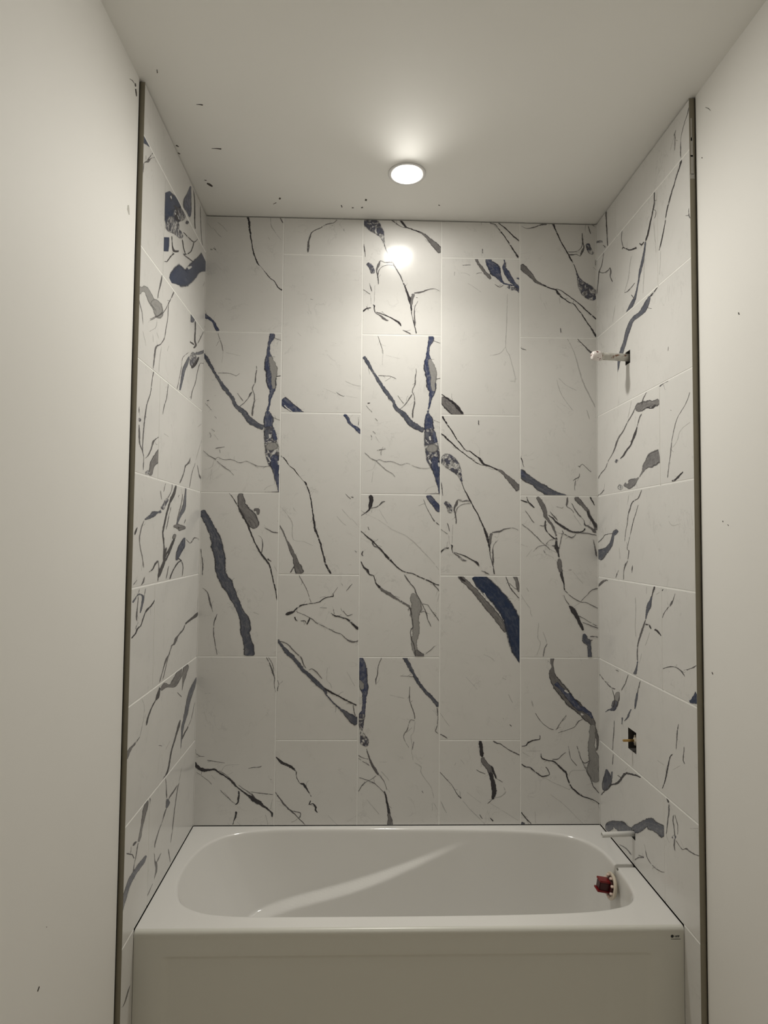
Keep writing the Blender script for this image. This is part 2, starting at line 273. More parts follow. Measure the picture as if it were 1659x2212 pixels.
VEINS = """
#b2a
t 2489,14266,-12,16 2408,14201,-12,26 2286,14167,-13,31 2165,14092,-15,30 2084,14058,-16,29 2004,13994,-29,29 1984,13952,-54,19 1955,13847,-56,11 1943,13742,-89,8 1938,13659,-81,2 1939,13596,-57,-1
s 2347,14169,-6,-16 2429,14139,-6,-16
t 2620,14101,-16,-2 2627,14045,-24,-3
#b2b
b 1489,10762,-256,-311 1595,10672,-221,-277 1697,10592,-176,-271 1818,10523,-112,-215 1899,10483,-69,-146
w 1535,10651,-26,-31 1617,10581,-25,-32 1698,10521,-19,-26
t 2515,10919,-10,-13 2576,10869,-12,-21 2657,10839,-2,-24 2677,10860,12,-11
s 2673,11135,-6,-15 2835,11066,-7,-23 2981,11038,-4,-20
s 2954,11262,-16,-4 2979,11160,-16,-4
s 2272,10986,-4,-11 2515,10888,-4,-11
d 1647,12970,-16,-34 1664,12962,-14,-30
t 1994,12706,-3,-20 2055,12696,-2,-16
t 2488,11857,-11,-26 2506,11849,-10,-23
s 2697,10850,-2,-12 2919,10812,-2,-12
s 1762,12053,-8,-9 1834,11982,-8,-9
#b2c
b 2671,10498,-94,-77 2733,10421,-109,-68 2774,10331,-90,-68 2845,10271,-64,-84 2916,10221,-113,-126 2988,10141,-102,-92
t 2934,10444,-20,-3 2945,10363,-28,0 2936,10282,-16,2
d 1489,9690,-30,-37 1574,9619,-27,-24 1635,9519,-21,-19 1736,9440,-19,-20 1798,9360,-19,-15 1838,9310,-12,-11 1909,9231,-9,-8 1960,9181,-47,-29 2002,9081,-45,-17 2043,8962,-42,-11 2076,8802,-43,-7 2098,8642,-51,-7 2127,8443,-75,-12 2153,8304,-73,-21 2205,8175,-63,-25 2256,8046,-57,-17 2299,7867,-65,-16 2341,7709,-71,-24 2402,7571,-67,-34 2463,7472,-74,-45
g 1487,8378,-35,-18 1559,8239,-50,-24 1600,8140,-50,-23 1662,8021,-93,-44 1713,7903,-129,-60 1775,7784,-169,-65 1807,7666,-225,-74 1848,7567,-297,-107 1879,7468,-339,-104
t 1778,7626,-34,21 1729,7546,-34,21 1691,7487,-47,30
s 1515,8717,-12,-10 1612,8598,-13,-10 1693,8479,-32,-16 1725,8380,-28,-3 1739,8121,-13,-9 1938,8083,-5,-15 2118,8005,-6,-15
s 1729,8719,-14,-8 1770,8649,-17,-10
t 2711,8988,-12,-10 2762,8929,-17,-17 2813,8889,-12,-16
t 2812,8929,-7,-23 2862,8914,20,-30 2842,8949,17,10
d 2879,9036,-16,-41 2889,9032,-13,-34
s 2645,8697,-15,-14 2746,8588,-15,-13 2828,8489,-12,-10
s 2547,8566,-12,-11 2659,8448,-14,-14 2741,8380,-15,-19
s 2827,8529,-9,-8 2979,8351,-12,-10
t 2934,8800,-5,-19 2974,8790,-4,-16
t 2894,7922,-12,-11 2925,7888,-6,-31 2944,7912,12,-10
s 2789,7643,3,-16 2838,7653,5,-23
#b2d
t 1860,7456,-21,-12 1931,7330,-21,-11 2013,7173,-18,-8 2095,6947,-19,-7
d 2498,7117,-19,-4 2509,7067,-25,31 2410,7047,-9,30 2331,7017,-18,31 2253,6958,-18,35 2174,6938,-4,19 2095,6927,-4,23 1997,6907,-6,31 1918,6893,-17,44 1840,6847,-27,34 1772,6778,-36,42 1724,6749,-42,111 1665,6738,-47,117 1622,6709,-23,32
t 2508,7117,13,-9 2586,7236,13,-9
t 2862,7297,-11,11 2804,7237,-24,20 2745,7158,-13,9
s 2644,7315,-20,-13 2684,7256,-46,-31
t 2255,6849,0,-16 2393,6844,-1,-20
t 1812,6778,-6,-14 1921,6730,-6,-14 2020,6691,-10,-21 2120,6633,-18,-26 2200,6564,-16,-27 2299,6525,-12,-25 2379,6477,-16,-31 2478,6432,-13,-28 2558,6393,-12,-29 2657,6360,-16,-27 2757,6272,-20,-29 2856,6224,-13,-53 2945,6224,12,-37 3014,6273,19,-25
s 2936,6195,-11,-16 3075,6097,-10,-17 3294,5990,-9,-18
d 1794,6680,-52,-18 1814,6621,-29,-20 1854,6592,-14,-19
d 1903,6602,0,-20 1982,6603,-14,-28 2023,6544,13,-49 2061,6623,44,-18 2070,6662,23,-6
d 2464,6752,-9,-13 2534,6703,-18,-44 2653,6674,-10,-38 2752,6645,-21,-42 2832,6587,-41,-48 2912,6508,-57,-65 2992,6450,-61,-82
t 2512,6821,-15,-3 2533,6723,-23,-5
t 2690,6802,-12,-10 2771,6704,-11,-29 2870,6734,7,-23
#b2d
q 1482,6251,-94,-69 1563,6144,-81,-61 1663,6018,-114,-105 1763,5930,-112,-108 1863,5814,-97,-78 1963,5687,-87,-88 2063,5620,-93,-104 2162,5513,-120,-121 2262,5425,-103,-116 2361,5338,-99,-88 2412,5261,-46,-29
d 2361,5358,-30,-54 2500,5280,-29,-55 2619,5222,-27,-51 2737,5154,-26,-48 2856,5096,-20,-42 2965,5048,-16,-35
q 2362,5319,-57,-25 2402,5231,-41,-29 2502,5125,-36,-36 2601,5038,-39,-43 2701,4951,-65,-77 2800,4873,-121,-151 2899,4796,-177,-254 2998,4738,-178,-299
t 1522,6222,-9,-30 1641,6184,-16,-27 1740,6096,-21,-23 1840,5999,-27,-28 1920,5921,-39,-26 1961,5824,-31,-16 2022,5726,-27,-16
t 2061,5688,9,-17 2120,5717,-4,-31 2199,5668,-24,-31 2259,5610,-24,-20 2319,5532,-16,-12
t 2896,5067,-31,-5 2917,4951,-31,-7 2948,4844,-30,-8
s 2414,5747,-16,1 2408,5513,-19,-4 2478,5436,-24,-12 2499,5338,-23,-5
s 2770,5670,-14,-8 2931,5397,-14,-8
t 2680,5732,-16,0 2681,5699,-32,0
t 1496,5511,-19,-5 1517,5434,-16,1 1490,5317,-47,1 1515,5308,-7,-18
#b2e
d 1473,4116,-28,-26 1542,4045,-51,-57 1621,3988,-51,-94 1719,3949,-47,-96 1798,3901,-52,-66 1857,3843,-35,-16 1869,3757,-23,-5 1899,3681,-21,-10 1939,3623,-17,-25 1998,3614,-49,-68 2047,3547,-64,-42 2097,3470,-33,-19 2147,3384,-20,-11
d 2138,3317,-51,19 2111,3241,-45,-29 2178,3260,-11,-44 2228,3212,-65,-24 2229,3136,-44,-14 2268,3098,-16,-16
t 1471,3487,-19,-13 1555,3376,-37,-27 1634,3271,-48,-38 1713,3185,-40,-40 1792,3118,-33,-37 1871,3051,-24,-24 1950,2966,-25,-23 2049,2870,-16,-16
t 1811,3128,-6,-22 1948,3089,-21,-22 1939,3013,-36,14 1911,2994,-11,16
s 2454,3049,-11,-11 2631,2877,-11,-11
#b1b
q -8,11608,-97,-70 79,11483,-119,-81 141,11382,-96,-58 203,11271,-88,-55 276,11160,-100,-66 338,11060,-99,-68 410,10959,-132,-104 492,10859,-107,-84 564,10759,-110,-65 596,10678,-117,-69 657,10598,-105,-110 759,10518,-138,-145 851,10408,-168,-148 922,10329,-146,-191 1003,10289,-105,-199 1084,10240,-74,-169 1154,10220,-51,-195
b 1279,12034,-185,-3 1281,11952,-222,38 1256,11890,-142,59 1223,11808,-86,20 1224,11746,-120,8 1215,11685,-136,-2 1227,11603,-208,-15 1229,11501,-352,-31 1245,11399,-405,-101 1279,11298,-440,-88 1285,11196,-409,-14 1287,11094,-392,-28 1298,11013,-348,-56 1310,10952,-248,14 1291,10871,-155,41 1263,10769,-102,19 1259,10687,-79,14 1236,10606,-70,19 1221,10545,-85,22
l 1247,11583,-113,-41 1290,11461,-230,-72 1322,11339,-283,-57 1334,11237,-233,1 1322,11135,-200,13 1324,11054,-175,-17 1339,10963,-95,-16
t 940,10440,80,1 938,10521,64,-6 956,10643,55,-9 973,10765,48,-2 961,10866,27,6 929,10967,32,-2 977,11090,39,-9 984,11212,40,-5 1002,11314,28,-2 996,11406,20,1
t 697,10615,13,-16 775,10681,17,-17 853,10783,30,-21 901,10865,51,-33 930,10906,23,-17
t 651,10872,-13,-9 713,10781,-16,-12 765,10717,-12,-10
t 274,11250,0,-20 423,11250,-1,-20 524,11239,-4,-16 625,11190,-5,-11
t 262,12013,-15,-5 309,11874,-23,-8 341,11783,-23,-6 364,11661,-20,-4
s 364,11661,-12,1 349,11446,-12,1
s 415,11641,-2,-12 696,11584,-2,-12
t 1311,11942,-5,-16 1463,11894,-5,-16
d 1375,11197,5,-20 1465,11219,4,-16
t 1278,11577,0,-16 1348,11579,0,-12
d 77,10715,6,-40 127,10722,3,-24
t 48,10671,-11,-11 171,10541,-11,-11
t 214,10811,7,-23 244,10819,4,-16
#b1b
b 1221,10543,-96,-1 1222,10503,-181,-32 1239,10442,-308,-49 1245,10361,-367,-5 1242,10280,-367,-15 1252,10210,-411,-53
m 1251,10250,-382,-33 1261,10139,-444,-45 1275,10018,-472,-76 1297,9918,-515,-106 1321,9797,-558,-91 1338,9677,-537,-65 1352,9556,-411,-46 1361,9476,-277,-31
l 1301,9948,-394,-62 1312,9878,-490,-62 1322,9787,-436,-44
q 1224,10189,-199,-3 1226,10098,-221,-29 1247,10018,-154,-41
b 1340,10180,-118,-21 1358,10080,-172,-37 1384,9979,-170,-44
b 1373,9707,-279,15 1366,9556,-357,-27 1394,9456,-297,-54 1403,9356,-205,-30 1421,9276,-178,-42 1442,9196,-148,-30 1458,9096,-126,-17 1470,8996,-111,-12
w 1254,9655,-56,-29 1296,9576,-49,-26
w 1435,9597,-71,-10 1446,9517,-47,-7
w 1270,10099,-79,-7 1277,10018,-64,-6
t 1330,10413,-7,-19 1461,10364,-5,-15
t 31,9772,-10,-12 142,9673,-11,-16 252,9614,-18,-26 343,9535,-13,-15 444,9446,-14,-19 545,9387,-12,-16 616,9307,-9,-8
t 252,9614,10,-22 321,9645,-1,-20 401,9606,-3,-20 560,9607,-3,-20 720,9549,-2,-20 838,9580,-2,-20 979,9522,-7,-19 1059,9493,-4,-20 1178,9484,1,-20 1297,9499,2,-16
s 243,9604,-15,5 196,9463,-11,11 49,9411,-4,11
s 197,9423,-12,1 173,9203,-16,2
t 179,10186,-10,-13 240,10136,-10,-13
t 141,10115,-14,-7 172,10055,-24,-3 154,10014,-14,7
s 231,10086,-13,-9 313,9966,-16,-11
t 257,9815,3,-16 317,9825,6,-32 435,9847,2,-12
t 337,9795,-16,-2 349,9725,-16,-2
d 364,10340,-15,-33 377,10334,-14,-29
d 716,10177,-28,-29 722,10171,-25,-26
s 655,9809,-16,-2 659,9779,-16,-2
t 223,10429,-11,-12 274,10379,-11,-12
s 1187,9033,15,-13 1245,9104,8,-14 1383,9155,4,-11
d 1168,9001,0,-16 1466,9004,1,-32
#b1c
q 9,8633,-245,-196 111,8505,-235,-156 173,8386,-251,-130 245,8248,-301,-134 297,8110,-391,-116 330,7971,-450,-110 373,7814,-430,-90 396,7676,-423,-33 399,7538,-396,-59 442,7400,-346,-164 523,7282,-369,-233 604,7145,-313,-160 656,7028,-283,-132 718,6910,-247,-116 779,6773,-218,-103 851,6637,-332,-135 879,6539,-410,-63 885,6441,-423,-2 882,6363,-342,-39 908,6265,-318,-79 940,6149,-374,-79 962,6032,-406,-28 958,5944,-438,28
g 742,8977,-197,-18 755,8849,-274,-36 777,8730,-326,-141 859,8611,-347,-261 940,8512,-383,-277 1001,8413,-357,-246 1062,8334,-218,-169
g 996,8672,-26,-116 1076,8653,-122,-101 1077,8573,-95,-1
w 718,8729,-19,-85 734,8725,-16,-70
d 534,8975,-16,-12 616,8868,-23,-16 688,8749,-27,-16 780,8590,-41,-23 862,8432,-50,-24 914,8313,-51,-22 966,8194,-51,-22 1018,8076,-46,-22 1090,7938,-51,-29 1161,7829,-54,-39 1252,7711,-57,-42 1313,7623,-47,-19 1356,7465,-42,-10 1398,7288,-42,-10 1431,7150,-43,-8 1453,7012,-31,-5 1468,6934,-19,-3
t 1165,8117,-16,-1 1178,7998,-36,1 1161,7859,-35,5
d 1271,7751,-31,-45 1341,7702,-11,-16
t 1201,8335,-12,-21 1301,8277,-16,-32 1371,8247,-9,-43 1470,8238,-2,-20
s 1392,7623,-21,-11 1454,7505,-14,-7
t 26,7930,-23,-4 49,7792,-27,-3 69,7634,-35,-1 68,7437,-35,1
t 74,7201,-13,-15 164,7123,-27,-15 217,6947,-52,-15 259,6810,-22,-7 280,6751,-15,-5
t 359,6732,-18,7 313,6615,-45,13 296,6497,-27,2 295,6361,-35,-3 333,6166,-27,-5 371,5962,-23,-4
s 1015,6755,-7,-22 1134,6716,-7,-22
#b1d
t 1276,5939,-28,-13 1354,5783,-39,-17 1405,5647,-55,-19 1436,5550,-35,-3 1429,5434,-19,-1 1461,5279,-19,-4
t 1312,5929,-16,-11 1382,5822,-25,-11 1424,5686,-26,-8
d -8,4019,-91,-55 53,3923,-87,-95 150,3875,-33,-133 247,3871,3,-76 363,3879,-14,-59 461,3817,-27,-45 559,3760,-27,-41 638,3703,-35,-45 697,3655,-59,-59 776,3569,-39,-41 874,3492,-30,-39 992,3406,-44,-61 1090,3339,-86,-134 1188,3282,-91,-131 1287,3206,-54,-73 1385,3139,-35,-44 1434,3091,-79,-30 1436,3015,-39,0
t 441,3856,-9,-17 578,3779,-14,-18 697,3664,-16,-16
t 775,3626,-11,-15 932,3511,-15,-22 1050,3435,-41,-45 1129,3339,-36,-28
t 1010,3473,-2,-23 1204,3453,-3,-26 1340,3434,-3,-26 1447,3424,-1,-19
d 816,3492,-58,0 818,3397,-73,7 802,3283,-54,23 754,3245,-27,33
d 776,3131,-65,7 768,3036,-64,14 741,2961,-33,11 718,2885,-22,7
s 790,2942,-13,-13 878,2856,-13,-13
t 17,4172,-13,-19 86,4124,-7,-22 183,4114,-1,-15
t 223,4051,-3,-19 359,4024,-3,-23 554,3999,-1,-11
s 499,3856,18,-14 574,3951,5,-14 825,3970,1,-11
t 690,3970,-19,-4 700,3922,-30,-6
t 982,3902,2,-15 1079,3912,3,-23 1176,3921,6,-26 1224,3940,12,-28
t 35,3837,-9,-12 271,3665,-10,-12 321,3608,-15,-12
t 478,3512,-17,-15 527,3455,-13,-13 685,3312,-10,-11 754,3264,-9,-12
s 307,3780,-11,-10 377,3703,-11,-10
t 1393,3710,-24,-19 1409,3691,-18,-14
s 1309,3072,-18,-5 1340,2977,-19,-4 1361,2873,-23,-4
s 1439,3357,-19,4 1404,3167,-23,5
t 1143,5767,-8,-30 1156,5763,-8,-30
t 1224,4622,-13,-28 1236,4616,-13,-28
s 155,5257,2,-19 272,5267,1,-12
#b4b
g 5170,13579,-128,-60 5215,13475,-89,-54 5277,13393,-91,-67 5339,13300,-93,-78 5411,13228,-94,-90 5463,13166,-51,-44
b 5390,13583,-153,-65 5432,13479,-253,-162 5504,13397,-343,-268 5555,13314,-391,-256 5607,13232,-217,-142 5659,13149,-103,-86 5731,13077,-30,-60 5854,13053,-9,-62 5937,13050,-2,-50
b 5710,13586,-33,-6 5731,13464,-83,-2 5710,13401,-120,-33 5772,13298,-177,-111 5834,13194,-174,-115 5896,13101,-130,-105 5978,13009,-111,-114 6040,12958,-69,-85
b 5937,13196,-16,-57 6040,13169,-22,-81
t 5751,13517,-25,-1 5755,13402,-33,-2
m 5772,13026,-37,-75 5854,12986,-30,-122 5937,12987,-50,-116 6019,12916,-54,-64
t 5535,13063,-18,-33 5628,13013,-2,-29 5710,13056,9,-19
t 4907,13427,-1,-17 4989,13425,0,-21 5071,13430,1,-17
s 4877,13270,-1,-17 4969,13265,-4,-16 5062,13221,-7,-15
t 5175,13255,8,-19 5226,13277,3,-16 5298,13282,1,-17
s 5011,13074,-6,-11 5175,12973,-9,-14 5278,12902,-12,-17
s 5339,13268,-12,-12 5442,13166,-15,-15
s 5782,12880,-16,0 5772,12463,-25,0 5762,12152,-25,1 5748,11841,-24,-4 5823,11677,-23,-9 5885,11451,-24,-7 5936,11245,-28,-4 5926,11142,-16,1
s 5748,11841,-12,11 5629,11715,-14,25 5445,11671,-4,16
s 5834,11178,-1,-25 5936,11173,-1,-16
g 4500,10835,-190,-215 4612,10734,-236,-283 4714,10654,-276,-314 4816,10553,-249,-283 4918,10473,-152,-193
d 4510,10917,-19,-27 4652,10816,-36,-50 4754,10736,-59,-68 4836,10655,-86,-75 4928,10534,-84,-65
s 4763,13299,-25,2 4754,13205,-24,2
#b5b
t 7131,12034,-18,-17 7213,11948,-24,-24 7295,11866,-26,-27 7377,11784,-45,-55 7480,11714,-77,-110
s 6945,12026,-22,-12 6986,11944,-22,-12 7047,11821,-23,-10 7108,11656,-31,-10 7168,11429,-40,-12 7229,11223,-46,-18 7310,11039,-45,-22 7412,10835,-37,-19 7483,10692,-30,-15
t 6039,11835,-15,-20 6080,11805,-13,-31 6152,11789,-4,-16
s 6736,11237,-16,-4 6776,11052,-19,-7 6878,10848,-18,-11 7000,10685,-16,-13 7061,10624,-15,-15
s 6766,11258,-11,-12 6920,11116,-9,-14 7125,11016,-7,-15
s 7308,10648,-23,-8 7368,10464,-31,-11
#b5b
d 6027,9719,-42,-25 6067,9650,-31,-12 6098,9528,-16,-4
q 6006,9436,-206,-253 6118,9346,-185,-259 6219,9286,-160,-246 6321,9217,-168,-241 6422,9147,-182,-280 6524,9087,-154,-306 6625,9048,-86,-246 6747,9012,-36,-175 6910,8994,-9,-72
b 6006,9467,-144,-145 6077,9396,-110,-120 6138,9346,-52,-63
t 6037,9315,-33,-47 6138,9245,-18,-32 6240,9206,-9,-23
t 7127,9570,-6,-15 7178,9551,11,-35 7219,9602,-7,-24 7321,9511,-14,-15 7392,9451,-11,-12
t 7167,9428,-24,3 7157,9357,-27,17 7095,9316,-22,34 7044,9285,-15,24
t 7095,9296,-28,5 7070,9174,-24,2 7078,9093,-16,-2
#b5c
g 6351,8968,-101,-69 6422,8864,-147,-88 6462,8783,-156,-70 6502,8683,-163,-50 6522,8582,-119,-53 6583,8502,-72,-54 6644,8422,-85,-48 6684,8322,-65,-23 6714,8221,-54,-17
d 6512,8521,-40,3 6502,8401,-56,-8 6542,8300,-34,-23 6623,8221,-29,-34 6693,8171,-36,-49
d 6563,8623,-15,-19 6644,8563,-32,-37 6725,8483,-46,-52 6806,8423,-48,-71 6907,8364,-34,-60 7009,8314,-15,-50 7130,8301,0,-60 7212,8316,21,-39 7273,8377,40,-40
t 6594,8694,-19,-15 6665,8603,-37,-32 6745,8523,-26,-26
t 6400,8424,-6,-24 6461,8410,4,-36 6542,8441,8,-23
d 6148,8966,-27,-10 6178,8881,-32,-18 6219,8841,-39,-36 6279,8771,-30,-33 6310,8762,-6,-19
d 6026,8904,-10,-31 6138,8871,-15,-42 6178,8851,-13,-25
t 6117,8709,-16,-12 6198,8599,-23,-17 6279,8489,-27,-25 6309,8479,-6,-19
g 7083,8975,-132,-110 7154,8891,-139,-127 7235,8811,-110,-98 7316,8710,-105,-63 7356,8610,-110,-55 7417,8509,-112,-67 7477,8409,-156,-71 7489,8348,-168,-35
d 7316,8710,-68,-28 7356,8610,-73,-37 7417,8509,-77,-46 7487,8389,-92,-54
d 7363,8978,-50,-27 7419,8873,-39,-22 7455,8813,-25,-15
t 6930,8974,-81,2 6926,8848,-65,3 6919,8787,-21,-13 6990,8748,-17,-18 7051,8667,-20,-15
t 7011,8849,-21,-12 7092,8708,-31,-20 7173,8608,-35,-29 7244,8528,-25,-14 7263,8447,-47,-39 7355,8398,-43,-60 7436,8328,-74,-87 7488,8288,-80,-103
t 6706,8785,-4,-16 6828,8756,0,-28 6858,8787,17,-17
s 7051,8627,-17,-12 7192,8427,-17,-12
t 6907,8344,-11,-30 7049,8294,-6,-36 7293,8286,-4,-36 7488,8248,-8,-36
t 6866,8263,-15,-29 6947,8223,-15,-33 7028,8194,16,-58 7090,8265,21,-18
t 6765,8282,-7,-27 6846,8263,31,-31 6826,8343,43,11
d 6714,8201,-81,-1 6713,8081,-89,-6 6723,8020,-151,-29 6743,7920,-83,-17 6763,7820,-76,-15
g 6767,7800,-89,-9 6773,7740,-186,-15 6778,7640,-184,-29 6802,7540,-142,-35
d 6802,7560,-88,-15 6822,7440,-99,-23 6852,7341,-52,-10 6858,7241,-36,-5 6872,7201,-50,-17
t 6622,8040,0,-24 6673,8040,-15,-71 6723,8020,-18,-45
t 6826,8262,-28,6 6795,8121,-28,6 6764,7981,-36,7
t 6872,7201,-26,-26 6962,7112,-18,-21 7063,7043,-17,-27 7174,6984,-12,-34 7305,6965,-7,-19 7503,6866,-13,-25
t 7174,6984,19,-15 7225,7044,18,-16 7306,7124,17,-17 7387,7200,23,-37 7505,7245,17,-45
s 7174,6974,-10,17 7022,6883,-8,14
t 6056,8447,-12,-16 6177,8358,-16,-19 6299,8248,-23,-23 6420,8118,-17,-18 6521,8039,-16,-18 6602,7959,-14,-14
t 6521,8059,23,-17 6582,8140,20,-30 6663,8150,3,-28
t 6521,8049,-3,20 6379,8028,-9,22 6318,7967,-11,11
s 6035,8065,-7,-19 6177,8016,-7,-19
s 6258,7977,-16,12 6136,7816,-16,12
t 6470,7958,-29,-15 6500,7898,-22,-11
s 6500,7888,-8,-19 6621,7839,-11,-17 6702,7760,-18,-16 6742,7700,-20,-13
s 7025,7562,-12,-10 7126,7442,-13,-10 7226,7323,-13,-10
t 6944,7581,1,-16 7005,7586,2,-28
t 6851,7121,-19,-8 6901,7002,-25,-14 6961,6923,-29,-22
d 6951,6913,-42,-37 7031,6824,-155,-117 7081,6745,-142,-78 7131,6646,-130,-65 7171,6566,-124,-58 7197,6507,-97,-40 7221,6448,-75,-30
q 7231,6388,-119,-24 7250,6289,-216,-109 7310,6234,-209,-137 7330,6171,-128,-16 7330,6072,-153,-10 7343,5943,-184,-20
t 7102,6735,-13,-25 7242,6666,-14,-25 7494,6528,-14,-24
t 7202,6606,-11,-26 7343,6547,-13,-33 7504,6492,-12,-34
t 7341,6333,2,-44 7422,6337,-2,-36 7513,6324,-6,-35
t 7341,6254,23,-68 7401,6274,13,-38
s 6035,7117,-17,-11 6135,6958,-17,-11 6215,6840,-33,-15 6225,6760,-23,-7 6255,6701,-14,-7
s 6145,7257,-18,-8 6186,7167,-33,-15
s 6376,6587,-20,1 6355,6310,-24,-2 6405,6201,-20,1 6334,5974,-23,7
t 6535,6198,-28,16 6485,6112,-31,10 6454,5951,-28,5
s 6456,6429,-15,-5 6535,6192,-27,-9
t 7424,8167,-20,-3 7454,7986,-56,-10 7481,7845,-72,-15
#b4d
g 4853,7468,-109,-117 4950,7379,-134,-148 5030,7310,-137,-145 5131,7211,-148,-134 5231,7093,-160,-133 5332,6974,-177,-150 5452,6836,-219,-187 5573,6698,-206,-164 5693,6540,-196,-139 5773,6422,-167,-110
B 5190,7478,-347,-272 5291,7351,-411,-381 5422,7233,-416,-433 5542,7114,-442,-407 5663,6976,-480,-375 5763,6837,-532,-329 5838,6699,-583,-270 5894,6561,-638,-241 5944,6423,-728,-227 5994,6245,-770,-222 6054,6048,-700,-174 6093,5851,-353,-70
w 5331,7143,-41,-26 5452,6955,-39,-28 5583,6807,-18,-16
d 4859,7468,-48,-42 4930,7389,-70,-76 4990,7349,-31,-47
g 5914,7467,-155,-69 5964,7355,-123,-38 5978,7256,-126,-28 6006,7166,-85,-26
t 5749,7458,-30,-11 5803,7314,-40,-19 5874,7196,-35,-27 6010,7047,-21,-19
t 5813,7334,-14,-14 5914,7236,-14,-20 5984,7216,-8,-27
#b4d
s 5334,5990,-5,-11 5454,5941,-10,-17 5544,5863,-13,-15
s 5644,5578,-8,-18 5763,5526,-10,-21
s 5216,5274,-10,-30 5246,5265,-7,-22
d 5823,4699,-21,-23 5863,4664,-16,-17
t 4515,4521,-14,-36 4584,4496,-20,-38 4664,4443,-20,-29
s 4513,4923,-17,-11 4623,4758,-19,-13 4702,4660,-15,-12
s 4528,5815,-11,-54 4548,5811,-8,-42
s 5793,5265,-21,-11 5883,5090,-21,-11
s 4996,5577,-9,-8 5216,5343,-9,-8
s 5674,4826,-21,-42 5714,4806,-16,-31
#b4e
d 5268,4408,-133,-22 5288,4292,-133,-18 5298,4195,-134,-16 5312,4098,-141,-19
g 5312,4098,-144,-41 5338,4011,-174,-91 5397,3943,-161,-125 5457,3866,-212,-103 5487,3769,-212,-62
d 5457,3827,-167,-46 5497,3692,-153,-40 5517,3615,-170,-35 5530,3538,-180,-22 5537,3461,-182,6 5527,3403,-146,35 5503,3326,-114,33
d 5477,3943,-51,-21 5526,3827,-88,-34 5572,3707,-52,-19
t 5200,3872,-10,-17 5279,3828,-15,-31 5378,3789,-10,-25
t 5566,3711,-7,-14 5695,3643,-15,-27
s 5714,3557,-15,-4 5744,3460,-53,17 5655,3383,-20,38 5537,3355,-6,22
t 5497,3326,-18,20 5408,3250,-16,17
t 5316,3169,-29,-36 5334,3156,-22,-27
t 5506,4404,-22,-32 5575,4359,-22,-50 5655,4340,-16,-31 5754,4272,-19,-29 5873,4204,-20,-38 6032,4132,-18,-39
t 4519,3829,-17,-16 4648,3694,-18,-15 4767,3559,-19,-13 4846,3424,-29,-20 4925,3337,-41,-36
s 4945,3309,-12,-10 5103,3135,-14,-13 5222,3020,-17,-16 5380,2866,-17,-16
t 5261,3058,-19,-14 5320,2981,-28,-21
d 5458,2990,-17,-16 5517,2933,-31,-30
s 4532,3310,-28,-14 4611,3156,-32,-15 4651,3080,-25,-12
s 4903,4060,-12,-10 4982,3963,-12,-10
s 4794,3944,40,-17 4820,4002,22,-9
s 5458,3259,-6,-10 5991,2940,-8,-13
s 5023,3462,-7,-9 5300,3250,-7,-9
#b5d
g 6625,5935,-145,0 6625,5836,-128,-7 6634,5758,-88,6 6614,5699,-201,0 6634,5600,-265,-91 6684,5502,-316,-172 6733,5424,-326,-230 6813,5326,-314,-246 6893,5228,-314,-245 6973,5130,-285,-277 7072,5052,-257,-281 7152,4973,-251,-244 7232,4895,-221,-229 7311,4827,-245,-238 7371,4758,-235,-120 7410,4641,-177,-50 7440,4524,-176,-54 7479,4426,-118,-21 7478,4309,-80,7 7457,4212,-35,7
b 6693,5473,-119,-106 6793,5365,-116,-109 6913,5247,-183,-165 7033,5110,-184,-164 7132,5012,-120,-167 7232,4973,-100,-161 7332,4895,-110,-104 7388,4817,-73,-49
w 6857,5336,-39,-60 6943,5283,-26,-40
w 7162,4899,-33,-97 7236,4876,-15,-45
l 7391,4700,-240,12 7379,4504,-239,18 7358,4309,-280,-7 7387,4154,-351,-79 7426,4018,-480,1 7385,3882,-519,1 7424,3765,-429,-95 7443,3630,-237,-32
t 7201,4797,-13,24 7111,4748,-19,20 7050,4661,-14,19 6910,4602,-7,18 6730,4544,-5,15
t 6302,4914,-16,-11 6371,4816,-19,-14 6451,4719,-14,-14 6570,4631,-11,-21 6690,4602,15,-32 6771,4719,19,-14 6891,4875,16,-12
d 6391,4505,-24,0 6390,4437,-18,21 6271,4407,-12,37 6171,4369,-27,38 6141,4320,-20,33 6048,4297,-6,23
t 7088,4310,-19,-6 7167,4057,-25,-12 7246,3989,-6,-42 7326,4037,13,-20
t 6928,4310,-16,-3 6967,4096,-22,-9 7086,3941,-19,-14
d 6410,4174,-16,-3 6429,4077,-34,-33 6549,4038,-10,-34 6648,4019,-18,-39 6728,3960,-37,-41 6807,3883,-54,-52 6886,3805,-52,-28 6906,3708,-53,-17 6965,3573,-38,-22 7034,3495,-42,-41 7123,3418,-32,-45 7222,3369,-16,-40 7381,3321,-12,-24 7530,3227,-20,-29
t 6618,4058,3,-39 6728,4067,12,-29 6808,4135,17,-21 6878,4183,14,-19
d 6048,3975,-21,-24 6111,3923,-20,-42 6210,3903,-21,-42 6309,3826,-27,-34 6389,3767,-27,-43 6448,3744,5,-46 6568,3786,28,-15 6528,3883,21,11 6489,3922,14,14
s 6448,3738,-8,-14 6686,3612,-9,-17 6964,3496,-8,-18
s 6131,4213,0,-12 6410,4213,0,-16
s 6052,4194,-10,-17 6231,4097,-10,-17
s 6926,3728,21,-10 6986,3844,9,-22 7265,3863,1,-19
t 7186,4018,-18,-8 7324,3727,-25,-11 7403,3552,-34,-21 7532,3407,-18,-15
d 6041,3094,-32,-23 6130,2978,-27,-22 6228,2882,-20,-19
q 6031,2892,-98,-166 6100,2854,-67,-113
s 6298,3112,-16,-1 6307,2882,-20,-1
s 6586,3419,-10,-12 6824,3245,-10,-12 7022,3052,-11,-11 7219,2859,-11,-11
